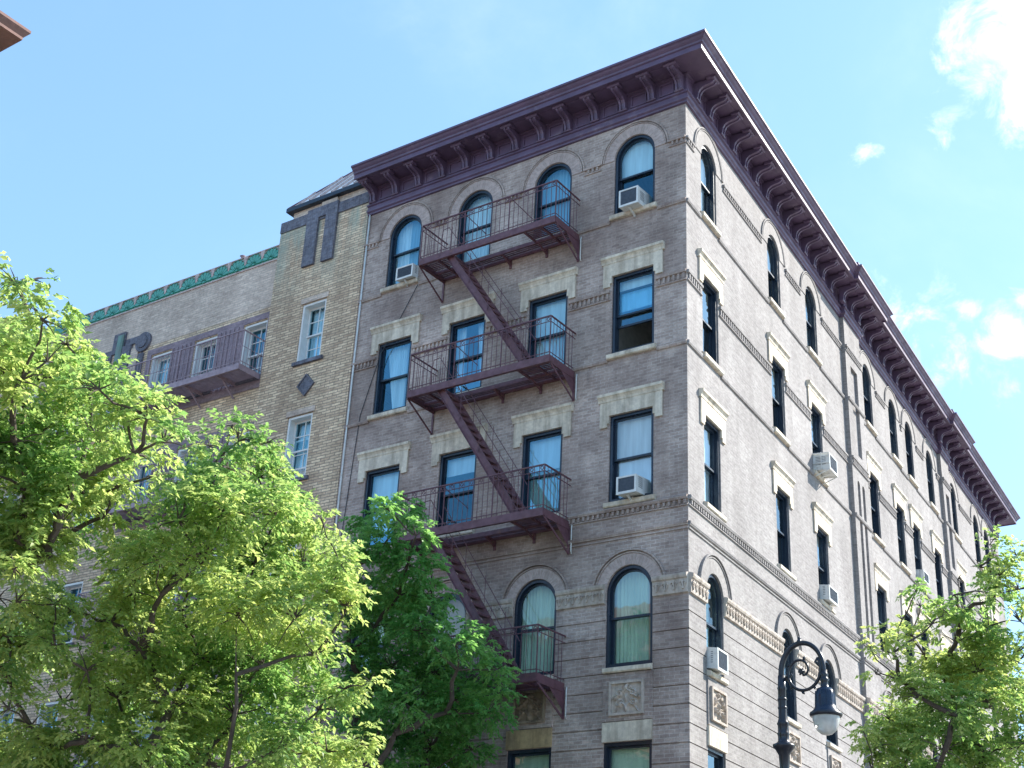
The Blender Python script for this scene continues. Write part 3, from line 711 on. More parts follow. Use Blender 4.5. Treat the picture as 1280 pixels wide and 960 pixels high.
# ornaments: diamonds and roundels between the tower windows
for i in range(3):
    z=15.45-i*6.4;mb=MB(FT);c=10.69
    a4=[(c-.29,z),(c,z-.31),(c+.29,z),(c,z+.31)];b4=[(c-.24,z),(c,z-.26),(c+.24,z),(c,z+.26)]
    frame(mb,a4,b4,0,.05);mb.poly([(p,.03,q) for p,q in b4]);mb.build('brick_diamond',M['darkbrick'],tan)
for i in range(2):
    z=12.37-i*6.4;c=10.58;mb=MB(FT);mb.ring(c,z,.17,.29,0,.06,0,2*PI,28);mb.ring(c,z,.0,.17,0,.025,0,2*PI,28);mb.build('brick_roundel',M['darkbrick'],tan)
# stepped ornament with roundel beside the top window strip
mb=MB(FM);mb.ring(17.5,18.40,.0,.19,0,.10,0,2*PI,26);mb.ring(17.5,18.40,.20,.31,0,.07,0,2*PI,26)
mb.box(17.42,17.62,.001,.06,15.4,18.05);mb.box(17.62,18.3,.001,.05,18.45,18.66);mb.box(18.0,18.35,.001,.09,15.4,18.44);mb.box(18.35,18.85,.001,.06,18.3,18.95);mb.box(18.85,19.15,.001,.05,18.0,18.45)
mb.cur=1;mb.box(18.37,18.62,.062,.10,17.9,18.85);mb.cur=2;mb.box(17.66,17.98,.001,.05,15.4,18.3);mb.build('wall_ornament',[M['darkbrick'],M['verdigris'],M['tanpale']],tan)
# fan-tile frieze
fb=MB(FM);fb.box(T1+.005,T2,-.25,.03,19.645,19.69);fb.box(T1+.005,T2,-.25,.05,20.07,20.095);fb.box(T1+.005,T2,-.25,.012,19.69,20.07)
fz=fb.build('parapet_frieze',M['tilepink'],tan)
k=0;h=T1+.33
while h<T2-.3:
    mb=MB(FM);z=19.73;r=.325
    mb.ring(h,z-.02,.0,.055,.012,.06,0,PI,8,False)
    for j in range(7):
        a=PI*(j+.5)/7;a0,a1=a-PI/15,a+PI/15
        pts=[(h+rr*math.cos(t),z+rr*math.sin(t)*.96) for rr,t in ((.065,a),(.20,a0),(r-.03,a0+.03),(r,a),(r-.03,a1-.03),(.20,a1))]
        mb.poly([(x,.05,y) for x,y in pts])
        for p_,q_ in zip(pts,pts[1:]+pts[:1]):mb.poly([(p_[0],.012,p_[1]),(q_[0],.012,q_[1]),(q_[0],.05,q_[1]),(p_[0],.05,p_[1])])
    mb.ring(h,z,.328,.34,.012,.045,0,PI,16,False)
    mb.poly([(h-.315,.0125,z-.035),(h+.315,.0125,z-.035),(h+.28,.0125,z+.20),(h,.0125,z+.32),(h-.28,.0125,z+.20)])
    mb.build('fan_tile',M['green'],fz)
    mb=MB(FM);w0=h+.324;mb.poly([(w0-.08,.056,20.065),(w0+.08,.056,20.065),(w0+.02,.056,19.80),(w0-.02,.056,19.80)])
    for p_,q_ in (((w0-.08,20.065),(w0-.02,19.80)),((w0+.08,20.065),(w0+.02,19.80))):mb.poly([(p_[0],.012,p_[1]),(q_[0],.012,q_[1]),(q_[0],.056,q_[1]),(p_[0],.056,p_[1])])
    mb.build('tile_wedge',M['tilepink'],fz);h+=.648;k+=1
mb=MB(FM);mb.tube([(14.0,-.1,20.1),(14.0,-.1,20.22),(14.0,-.1,20.26)],[.05,.05,.09],8);mb.build('vent_pipe',M['purplebrick'],tan)
# balconies on the top three storeys
for i,(a_,b_) in enumerate(rows[:3]):
    z=a_-.02;o=.82;h0,h1=12.46,17.25;mb=MB(FM)
    mb.box(h0,h1,o-.012,o,z-.12,z+.04);mb.box(h0,h1,o-.06,o-.012,z-.12,z-.108)
    for h in (h0,h1):mb.box(h-.006,h+.006,.03,o-.012,z-.12,z+.04)
    oo=.08
    while oo<o-.07:mb.box(h0+.02,h1-.02,oo,oo+.045,z-.02,z-.008);oo+=.062
    for h in (h0+.9,14.6,16.2):mb.box(h-.03,h+.03,.03,o-.07,z-.10,z-.022);mb.bar((h,.5,z-.1),(h,.03,z-.45),.04,.04)
    d=mb.build('iron_balcony',M['iron2'],tan)
    rb=MB(FM);zt=z+1.0
    for za,r in ((zt,.028),(z+.12,.016),(z+.55,.012)):
        rb.bar((h0,o-.02,za),(h1,o-.02,za),r)
        for h in (h0,h1):rb.bar((h,o-.02,za),(h,.02,za),r)
    n=40
    for j in range(n+1):
        h=h0+(h1-h0)*j/n;rb.bar((h,o-.02,z),(h,o-.02,zt),.026 if j%10==0 else .011)
    for h in (h0,h1):
        for j in range(1,7):rb.bar((h,o*j/7,z),(h,o*j/7,zt),.011)
    rb.build('railing',M['iron2'],d)
# ================================================================== brick building at the left edge
lb=empty('apartment_building',(-2.85,-14.75,GZ),'orange-red brick building whose cornice corner juts into the top left of the photo','building')
FL=Fr((-2.85,-14.75,0),(0,-1,0),(1,0,0));FL2=Fr((-2.85,-14.75,0),(-1,0,0),(0,1,0))
lo=[dict(c=c,w=1.0,zs=z,zt=z+1.8,arch=False) for c in (1.9,4.4,6.9) for z in (.8,3.9,7.0,10.1)]
mb=MB(FL);wall(mb,0,9,GZ,12.5,lo);mb.build('wall',M['redbrick'],lb)
lo2=[dict(c=c,w=1.0,zs=z,zt=z+1.8,arch=False) for c in (2,4.6,7.2,9.8) for z in (.8,3.9,7.0,10.1)]
mb=MB(FL2);wall(mb,0,12,GZ,12.5,lo2);mb.build('wall',M['redbrick'],lb)
mb=MB(FW);x0,y0=-2.85,-14.75
mb.poly([(x0-12,y0,GZ),(x0-12,y0-9,GZ),(x0-12,y0-9,12.5),(x0-12,y0,12.5)]);mb.poly([(x0,y0-9,GZ),(x0-12,y0-9,GZ),(x0-12,y0-9,12.5),(x0,y0-9,12.5)])
mb.poly([(x0,y0,12.5),(x0-12,y0,12.5),(x0-12,y0-9,12.5),(x0,y0-9,12.5)])
for z in (3.3,6.4,9.5):mb.box(x0-11.7,x0-.3,y0-8.7,y0-.3,z,z+.2)
mb.box(x0-11.7,x0-2.5,y0-2.6,y0-2.5,GZ,12.4);mb.box(x0-2.6,x0-2.5,y0-8.7,y0-.3,GZ,12.4)
mb.build('rear_walls_and_roof',M['redbrick'],lb)
for fr,oo in ((FL,lo),(FL2,lo2)):
    for o in oo:
        wn=window(fr,lb,o['c'],o['w'],o['zs'],o['zt'],False,[('blind',.5)],M['white'],M['paneB']);sill(fr,wn,o['c'],o['w'],o['zs'],M['stone'])
pr_=[(0,12.02),(.06,12.05),(.10,12.14),(.10,12.32),(.16,12.36),(.20,12.42),(.32,12.46),(.36,12.52),(.36,12.66),(.60,12.68),(.60,12.72),(.66,12.80),(.66,12.84),(.0,13.0)]
pp=[Vector((x0-12,y0)),Vector((x0,y0)),Vector((x0,y0-9))]
def offs2(pts,o):
    out=[]
    for i,p in enumerate(pts):
        ds=[]
        if i>0:ds.append((pts[i]-pts[i-1]).normalized())
        if i<len(pts)-1:ds.append((pts[i+1]-pts[i]).normalized())
        ns=[Vector((-d.y,d.x)) for d in ds]
        if len(ns)==1:out.append(p+ns[0]*o)
        else:
            m=(ns[0]+ns[1]).normalized();out.append(p+m*(o/m.dot(ns[0])))
    return out
mb=MB(FW);rw_=[[(q.x,q.y,z) for q in offs2(pp,o)] for o,z in pr_]
for k in range(len(rw_)-1):
    for i in range(2):mb.poly([rw_[k][i],rw_[k][i+1],rw_[k+1][i+1],rw_[k+1][i]])
M['lcorn']=stone('painted_brown_cornice',(.22,.12,.10),dirt=(.16,.10,.09),amount=.5,streak=False)
cl=mb.build('cornice',M['lcorn'],lb)
mb=MB(FW);mb.box(x0-11,x0-.28,y0-8,y0-.25,12.9,13.7);mb.build('attic_wall',M['purplebrick'],lb)
# ================================================================== street lamp
LX,LY=3.73,-4.27
lamp=empty('street_lamp',(LX,LY,GZ),'black cast-iron crook-armed street lamp with scroll and blue-black hood over a white glass bowl','street lamp')
FLm=Fr((LX,LY,-.07),(1,0,0),(0,-1,0))
mb=MB(FLm)
mb.lathe((0,0,GZ+.07),[(.0,0),(.24,0),(.24,.12),(.2,.16),(.17,.5),(.19,.55),(.14,.62),(.11,1.0),(.12,1.05),(.075,1.12),(.066,4.7),(.066,5.02)],24)
mb.lathe((0,0,0),[(.066,4.70),(.075,4.86),(.115,4.93),(.15,4.97),(.15,5.0),(.10,5.02),(.076,5.05),(.076,5.12),(.086,5.14),(.073,5.17),(.073,5.26),(.086,5.28),(.073,5.31),(.06,5.36),(.056,5.75),(.065,5.77),(.056,5.80),(.05,5.95),(.0,5.95)],24)
for zz in (5.50,5.62):mb.lathe((0,0,0),[(.057,zz-.02),(.069,zz),(.057,zz+.02)],20)
for k in range(8):
    a=2*PI*k/8;mb.bar((.07*math.cos(a),.07*math.sin(a),1.2),(.062*math.cos(a),.062*math.sin(a),4.65),.02,n=6)
mb.build('post',M['lampiron'],lamp)
SPAN=.63;rx=SPAN/2;zc=5.98
pts=[(0,0,5.80)]+[(rx-rx*math.cos(PI*i/24),0,zc+.40*math.sin(PI*i/24)) for i in range(25)]+[(SPAN,0,5.92)]
mb=MB(FLm);mb.tube(pts,[.044]+[.042-.011*i/24 for i in range(25)]+[.035],10)
mb.lathe((rx-.03,0,zc+.41),[(.0,-.03),(.045,0),(.03,.03),(.02,.05),(.028,.065),(.0,.09)],12)
mb.build('crook_arm',M['lampiron'],lamp)
mb=MB(FLm)
# scroll: starts inside the drop end, curls under to a boss
sp=[];cx,cz=rx-.035,zc-.0
for i in range(46):
    t=i/45;a=.55-t*(2*PI*1.28);r=.285*(1-t)**.9*.95+.055
    sp.append((cx+.02+r*math.cos(a)*.92,0,cz-.0+r*math.sin(a)))
mb.tube(sp,[.026-.012*i/45 for i in range(46)],8)
mb.lathe((0,0,0),[(0,0)],3)
old=FLm
# boss with petals
for k in range(6):
    a=2*PI*k/6;mb.tube([(cx+.02,-.02,cz),(cx+.02+.05*math.cos(a),.0,cz+.05*math.sin(a))],[.022,.012],6)
mb.tube([(cx+.02,-.035,cz),(cx+.02,.035,cz)],[.035,.035],10)
for (i0,dx,dz) in ((8,.05,-.05),(16,-.02,-.07),(24,-.06,-.02),(31,.02,.08),(12,.04,-.065),(20,-.05,-.05)):
    p=sp[i0];mb.tube([p,(p[0]+dx*.6,0,p[2]+dz*.6),(p[0]+dx*1.1,0,p[2]+dz*.9)],[.016,.020,.004],6)
mb.tube([(.0,0,zc-.10),(.10,0,zc-.08),(.16,0,zc-.02)],[.02,.014,.02],6)
mb.tube([(SPAN-.03,0,zc+.02),(SPAN-.12,0,zc+.12),(sp[0][0],0,sp[0][2])],[.018,.02,.024],6)
mb.build('scroll',M['lampiron'],lamp)
mb=MB(FLm)
mb.lathe((SPAN,0,0),[(.0,5.97),(.035,5.96),(.045,5.93),(.06,5.91),(.045,5.885),(.05,5.86),(.07,5.84),(.05,5.81),(.055,5.74),(.075,5.72),(.0,5.71)],20)
mb.build('hanger',M['lampiron'],lamp)
mb=MB(FLm);mb.lathe((SPAN,0,0),[(.06,5.73),(.10,5.715),(.125,5.67),(.135,5.60),(.137,5.50),(.145,5.47),(.16,5.43),(.19,5.40),(.195,5.385)],32)
for k in range(12):
    a=2*PI*k/12;mb.bar((SPAN+.128*math.cos(a),.128*math.sin(a),5.68),(SPAN+.139*math.cos(a),.139*math.sin(a),5.47),.012,n=6)
mb.build('lamp_hood',M['lampblue'],lamp)
mb=MB(FLm);mb.lathe((SPAN,0,0),[(.18,5.39),(.215,5.385),(.222,5.36),(.21,5.335),(.18,5.33)],32);mb.build('lamp_rim',M['lampiron'],lamp)
mb=MB(FLm);mb.lathe((SPAN,0,0),[(.185,5.345),(.182,5.29),(.165,5.22),(.13,5.15),(.075,5.10),(.0,5.08)],32);mb.build('lamp_bowl',M['bowl'],lamp)
# ================================================================== ground, roads, pavements
def gmat(name,c,c2,sc=.6,rough=.9,bump=.15):
    m,nt,b=newmat(name);ob=N(nt,'ShaderNodeTexCoord').outputs['Object']
    n=noise(nt,ob,sc,6,.6);n2=noise(nt,ob,60,3);c_=mixc(nt,'MIX',ramp(nt,n,[(.35,g(0)),(.65,g(1))]),(*c,1),(*c2,1));c_=mixc(nt,'MULTIPLY',.4,c_,ramp(nt,n2,[(.3,g(.7)),(.7,g(1.2))]))
    L(nt,c_,b.inputs['Base Color']);b.inputs['Roughness'].default_value=rough;bp=N(nt,'ShaderNodeBump');bp.inputs['Strength'].default_value=bump;L(nt,n2,bp.inputs['Height']);L(nt,bp.outputs[0],b.inputs['Normal']);return m
M['asph']=gmat('asphalt',(.06,.06,.062),(.045,.045,.048));M['conc']=gmat('concrete_pavement',(.36,.35,.33),(.28,.27,.255));M['kerb']=gmat('granite_kerb',(.3,.3,.3),(.22,.22,.22));M['mark']=gmat('road_paint',(.75,.75,.72),(.5,.5,.48))
M['gnd']=gmat('ground',(.27,.26,.245),(.22,.21,.20),.05)
RZ=GZ-.13
def sheet(name,pts,z,mat,kind='structure'):
    mb=MB(FW);mb.poly([(x,y,z) for x,y in pts]);o=mb.build(name,mat);tag(o,kind=kind);return o
sheet('ground',[(-900,-900),(900,-900),(900,900),(-900,900)],RZ-.02,M['gnd'])
mb=MB(FW);mb.poly([(-200,-10.6,RZ),(200,-10.6,RZ),(200,-5.0,RZ),(-200,-5.0,RZ)])
mb.poly([(5.4,-5.0,RZ),(15.5,-5.0,RZ),(-3.,90,RZ),(-13,90,RZ)]);mb.poly([(5.4,-10.6,RZ),(13.5,-10.6,RZ),(17,-90,RZ),(9,-90,RZ)])
tag(mb.build('road',M['asph'],weld=False),kind='structure')
def slab(name,pts):
    mb=MB(FW);n=len(pts);mb.poly([(x,y,GZ) for x,y in pts])
    for i in range(n):
        a,b=pts[i],pts[(i+1)%n];mb.poly([(a[0],a[1],RZ-.01),(b[0],b[1],RZ-.01),(b[0],b[1],GZ),(a[0],a[1],GZ)])
    tag(mb.build(name,M['conc'],weld=False),kind='structure')
slab('pavement',[(-60,0.1),(-60,-5.0),(3.6,-5.0),(4.6,-4.7),(5.2,-3.9),(-1.2,60),(-6.0,60),(-.05,.1)])
slab('pavement',[(-60,-10.6),(-60,-14.8),(-2.8,-14.8),(-2.8,-60),(6.5,-60),(4.2,-12.2),(3.4,-10.9),(2.4,-10.6)])
slab('pavement',[(15.5,-5.0),(60,-5.0),(60,60),(3.5,60)])
slab('pavement',[(14.6,-10.6),(60,-10.6),(60,-60),(18,-60)])
mb=MB(FW)
for i in range(7):mb.poly([(5.9+i*1.25,-4.6,RZ+.004),(6.5+i*1.25,-4.6,RZ+.004),(6.2+i*1.25,-1.6,RZ+.004),(5.6+i*1.25,-1.6,RZ+.004)])
tag(mb.build('crosswalk_marking',M['mark'],weld=False),kind='structure')
BLOBS={
 't1':[(-1.07, -14.14, 8.72, 0.28), (-0.91, -14.07, 8.76, 0.2), (0.69, -14.84, 7.49, 0.3), (-0.74, -14.0, 8.16, 0.27), (-0.68, -14.26, 7.94, 0.31), (-2.01, -13.49, 8.58, 0.28), (-0.09, -13.99, 7.77, 0.24), (0.2, -14.63, 7.04, 0.37), (-1.18, -13.77, 7.72, 0.33), (-0.86, -13.36, 7.86, 0.39), (-1.9, -12.53, 8.42, 0.35), (0.26, -14.41, 7.31, 0.25), (1.04, -14.28, 6.87, 0.29), (-0.05, -13.62, 7.38, 0.26), (0.57, -13.66, 6.99, 0.3), (-0.53, -12.74, 7.56, 0.27), (1.04, -13.64, 6.8, 0.26), (1.47, -13.73, 6.41, 0.24), (0.71, -13.46, 6.54, 0.33), (-0.83, -12.38, 7.21, 0.3), (-0.21, -13.32, 6.96, 0.42), (-1.65, -12.35, 7.5, 0.38), (-0.68, -13.59, 7.14, 0.44), (-2.01, -12.57, 7.73, 0.4), (-0.34, -14.2, 6.65, 0.42), (-1.24, -13.49, 6.98, 0.38), (-0.24, -12.87, 6.55, 0.29), (0.17, -12.73, 6.62, 0.21), (-0.14, -13.58, 6.38, 0.38), (-1.63, -12.52, 7.0, 0.35), (-0.61, -13.76, 6.31, 0.43), (-2.06, -12.73, 6.94, 0.39), (-0.72, -12.65, 6.33, 0.25), (-0.35, -13.46, 5.91, 0.36), (-1.72, -12.45, 6.34, 0.32), (-0.77, -13.62, 5.79, 0.41), (-2.21, -12.74, 6.3, 0.37), (-0.15, -14.96, 7.21, 0.49), (-1.63, -14.02, 8.01, 0.44), (-0.7, -14.48, 6.44, 0.58), (-1.9, -13.64, 6.91, 0.53), (-1.24, -13.89, 5.83, 0.52), (-2.35, -13.16, 6.19, 0.46), (-0.35, -13.87, 5.3, 0.18), (-0.62, -13.34, 5.63, 0.21), (-0.91, -12.84, 6.59, 0.27), (-1.55, -14.57, 7.14, 0.61), (-3.12, -13.78, 7.7, 0.55), (-2.33, -13.85, 6.4, 0.64), (-3.36, -13.32, 6.67, 0.57)],
 't2':[(-0.62, -11.36, 7.66, 0.22), (0.29, -11.7, 7.42, 0.25), (0.5, -11.44, 7.42, 0.13), (-0.83, -10.84, 7.64, 0.39), (-2.2, -9.76, 8.25, 0.35), (-0.24, -11.87, 6.9, 0.34), (-1.34, -11.0, 7.28, 0.31), (-0.29, -10.77, 7.4, 0.36), (-1.19, -10.09, 7.81, 0.33), (-0.0, -10.71, 7.42, 0.24), (-0.16, -12.03, 6.44, 0.41), (-1.3, -10.96, 7.06, 0.37), (0.41, -11.83, 6.5, 0.46), (-0.48, -11.1, 6.79, 0.41), (0.6, -11.26, 6.61, 0.37), (-0.09, -10.55, 6.95, 0.34), (-0.34, -9.77, 7.03, 0.33), (1.1, -10.96, 6.47, 0.22), (-0.37, -12.05, 5.98, 0.4), (-1.7, -11.0, 6.43, 0.36), (-0.08, -11.65, 6.05, 0.46), (-1.14, -10.8, 6.54, 0.42), (-0.61, -10.35, 6.52, 0.56), (-1.79, -9.14, 6.92, 0.5), (-0.27, -9.84, 6.57, 0.49), (-1.06, -8.97, 6.91, 0.44), (1.16, -10.68, 6.06, 0.22), (1.01, -10.61, 5.76, 0.32), (-0.28, -9.39, 6.25, 0.28), (1.13, -10.44, 5.61, 0.13), (-1.62, -11.31, 5.97, 0.39), (-2.55, -10.61, 6.25, 0.36), (-1.8, -10.38, 6.09, 0.57), (-2.92, -9.5, 6.41, 0.51), (0.29, -11.33, 5.47, 0.55), (-0.46, -10.63, 5.8, 0.49), (0.78, -10.92, 5.47, 0.46), (-0.37, -9.89, 5.95, 0.41), (-1.81, -11.44, 5.56, 0.33), (-3.27, -10.13, 5.93, 0.3), (-1.07, -11.5, 5.16, 0.47), (-2.29, -10.53, 5.56, 0.42), (-1.21, -10.51, 5.32, 0.55), (-2.1, -9.61, 5.54, 0.49), (-0.26, -10.33, 5.16, 0.48), (-0.98, -9.63, 5.48, 0.43), (0.72, -10.46, 5.13, 0.32), (-0.22, -9.61, 5.35, 0.28), (-1.42, -11.95, 4.81, 0.33), (-2.48, -11.26, 5.1, 0.3), (-1.94, -11.04, 4.77, 0.49), (-3.23, -10.02, 5.11, 0.44), (-0.91, -11.08, 4.53, 0.52), (-2.16, -9.85, 4.75, 0.46), (-0.67, -10.29, 4.63, 0.53), (-1.46, -9.53, 4.79, 0.48), (0.06, -9.9, 4.79, 0.35), (-0.7, -9.12, 5.06, 0.31), (0.9, -10.12, 4.76, 0.24), (1.15, -9.97, 4.84, 0.17), (0.62, -10.19, 4.54, 0.3), (-3.27, -10.84, 4.83, 0.33), (-1.64, -11.62, 4.11, 0.42), (-2.4, -10.89, 4.3, 0.38), (-0.83, -11.45, 3.95, 0.45), (-2.19, -10.36, 4.13, 0.41), (-0.8, -10.51, 4.02, 0.47), (-1.74, -9.68, 4.2, 0.43), (0.48, -10.63, 4.06, 0.41), (-0.9, -9.31, 4.39, 0.37), (-0.04, -9.28, 4.29, 0.37), (-1.06, -8.29, 4.49, 0.34), (-2.47, -12.07, 5.57, 0.37), (-3.36, -11.37, 5.86, 0.33), (-1.97, -12.68, 5.49, 0.28), (-1.77, -12.3, 5.52, 0.19), (-3.4, -11.5, 5.42, 0.41), (-4.81, -10.45, 5.67, 0.37), (-1.53, -12.37, 5.0, 0.24), (-3.27, -11.65, 4.86, 0.25), (0.34, -9.12, 4.34, 0.25), (-2.16, -11.75, 3.99, 0.32), (-3.27, -10.93, 4.11, 0.29), (-0.14, -11.47, 7.76, 0.14), (-3.51, -11.26, 4.26, 0.18), (-1.07, -9.24, 3.77, 0.5), (-1.9, -8.31, 3.97, 0.45), (-1.07, -10.89, 3.43, 0.46), (-2.58, -9.6, 3.62, 0.42), (-0.16, -8.92, 3.83, 0.4), (-1.58, -7.53, 4.11, 0.36), (-2.17, -11.26, 3.42, 0.47), (-3.81, -10.16, 3.72, 0.42), (-2.22, -11.06, 6.87, 0.27), (-1.81, -11.49, 6.36, 0.24), (-2.32, -12.26, 4.36, 0.24), (-2.47, -11.81, 4.27, 0.27), (-3.17, -11.52, 3.8, 0.35), (-4.45, -10.57, 4.02, 0.32), (-2.62, -11.46, 3.78, 0.34), (-3.5, -10.67, 3.88, 0.31), (-2.89, -12.32, 5.76, 0.29), (-3.29, -11.83, 5.43, 0.3), (-2.64, -12.38, 4.83, 0.38), (-4.02, -11.36, 5.18, 0.34), (-3.93, -11.4, 4.16, 0.51), (-4.91, -10.65, 4.31, 0.45), (-2.1, -11.82, 5.59, 0.17)],
 't3':[(-3.37, -4.81, 9.43, 0.27), (-3.69, -4.0, 9.63, 0.33), (-4.64, -3.88, 9.59, 0.31), (-3.07, -4.34, 9.05, 0.29), (-4.06, -4.15, 9.03, 0.42), (-3.67, -3.79, 8.78, 0.45), (-4.34, -4.45, 8.83, 0.25), (-3.53, -3.27, 8.83, 0.2), (-4.99, -3.46, 8.68, 0.44), (-4.17, -3.36, 8.44, 0.53), (-5.05, -2.33, 8.63, 0.48), (-3.77, -2.9, 8.36, 0.36), (-5.03, -3.87, 8.03, 0.38), (-4.73, -3.31, 7.92, 0.51), (-5.63, -2.1, 8.38, 0.46), (-3.63, -3.36, 7.7, 0.52), (-4.61, -2.05, 7.93, 0.47), (-2.69, -3.49, 7.28, 0.41), (-2.88, -2.54, 7.53, 0.3), (-5.13, -3.44, 7.4, 0.46), (-4.8, -2.68, 7.32, 0.54), (-5.45, -1.82, 7.43, 0.48), (-4.22, -2.09, 7.32, 0.57), (-5.3, -0.6, 7.68, 0.51), (-3.61, -1.76, 7.26, 0.49), (-2.43, -2.57, 7.01, 0.27), (-3.07, -1.59, 6.88, 0.25), (-5.12, -2.91, 6.78, 0.51), (-6.26, -1.78, 6.99, 0.46), (-3.76, -3.25, 6.37, 0.53), (-4.65, -2.02, 6.78, 0.48), (-3.44, -2.4, 6.45, 0.54), (-4.4, -1.3, 6.69, 0.49), (-2.71, -2.41, 6.32, 0.36), (-5.33, -2.1, 6.07, 0.54), (-6.39, -1.13, 6.44, 0.49), (-4.44, -1.76, 6.0, 0.56), (-5.34, -0.54, 6.14, 0.51), (-3.65, -1.57, 5.9, 0.43), (-4.91, -3.48, 6.0, 0.44), (-4.34, -2.7, 5.05, 0.61), (-5.03, -1.89, 5.32, 0.55), (-4.16, -1.31, 5.19, 0.51), (-5.36, 0.06, 5.32, 0.46), (-5.29, -3.16, 5.3, 0.49), (-6.5, -1.71, 5.47, 0.44)],
 't5':[(5.75, -0.36, 8.8, 0.12), (5.67, -0.24, 8.58, 0.21), (5.65, 0.19, 8.43, 0.32), (5.87, 0.43, 8.78, 0.24), (5.41, -0.09, 8.48, 0.21), (6.05, -0.37, 7.98, 0.35), (5.36, 0.63, 8.21, 0.35), (4.76, 0.79, 8.59, 0.14), (4.93, -0.06, 8.08, 0.21), (4.93, 0.42, 7.94, 0.29), (4.74, -0.02, 7.84, 0.16), (4.4, -0.3, 8.11, 0.11), (4.19, 0.45, 8.1, 0.18), (4.57, -0.17, 7.62, 0.26), (5.15, 0.97, 7.84, 0.43), (5.7, 0.89, 7.83, 0.4), (4.06, -0.13, 7.73, 0.12), (3.95, 0.62, 7.68, 0.25), (4.01, -0.88, 7.28, 0.17), (3.37, 0.17, 7.39, 0.14), (3.94, -0.37, 7.15, 0.26), (4.65, 0.76, 7.57, 0.43), (4.06, 0.86, 7.43, 0.41), (5.36, 1.41, 7.38, 0.54), (5.01, 2.55, 7.53, 0.49), (4.84, 1.1, 7.16, 0.51), (4.27, 2.87, 7.56, 0.46), (4.25, 1.2, 7.1, 0.46), (3.91, 2.42, 7.42, 0.42), (3.88, 0.07, 6.82, 0.32), (4.27, -0.13, 6.48, 0.39), (3.66, -0.42, 6.79, 0.13), (5.22, 2.45, 7.0, 0.56), (4.71, 3.8, 7.19, 0.5), (5.05, 0.84, 6.48, 0.52), (4.6, 2.21, 6.89, 0.47), (4.73, 0.15, 6.24, 0.46), (4.15, 1.95, 6.67, 0.42), (3.22, 1.19, 6.46, 0.33), (3.21, 0.06, 5.99, 0.21), (3.24, 0.67, 5.92, 0.35), (3.51, 1.53, 6.27, 0.47), (3.05, 2.67, 6.6, 0.42), (4.44, 0.31, 5.72, 0.46), (4.05, 1.68, 5.98, 0.42), (4.55, 2.07, 5.96, 0.57), (3.96, 3.69, 6.14, 0.52), (5.45, 1.52, 6.0, 0.58), (5.04, 3.45, 6.38, 0.52), (3.28, 1.65, 5.76, 0.47), (2.6, 3.55, 6.02, 0.42), (3.0, 0.72, 5.68, 0.22), (6.07, 1.78, 8.15, 0.61), (5.74, 3.63, 8.49, 0.55), (5.78, 2.89, 7.05, 0.7), (5.3, 4.56, 7.36, 0.63), (3.95, 0.83, 5.13, 0.52), (3.28, 2.67, 5.5, 0.47), (4.69, 1.34, 5.11, 0.6), (4.29, 2.62, 5.17, 0.54), (5.09, 3.26, 5.45, 0.64), (4.63, 4.55, 5.77, 0.57), (3.31, 0.36, 5.09, 0.39)],
}
CLOUDS=[((-0.1690,0.7705,0.6146),0.05,1.25),((-0.1873,0.7793,0.5980),0.03,1),((-0.1714,0.7966,0.5797),0.04,1.2),((-0.1511,0.7630,0.6284),0.05,1.3),((-0.2112,0.7857,0.5814),0.02,0.2),((-0.2760,0.7773,0.5653),0.01,0.5),((-0.2345,0.8526,0.4670),0.012,0.9),((-0.2131,0.8670,0.4505),0.026,1.15),((-0.2008,0.8609,0.4675),0.014,1),((-0.2259,0.8672,0.4438),0.016,0.9),((-0.2725,0.8436,0.4628),0.03,0.45),((-0.2584,0.8621,0.4359),0.03,0.3),((-0.2247,0.8842,0.4096),0.012,0.45),]
CLV=4.4
EXPO=1.57
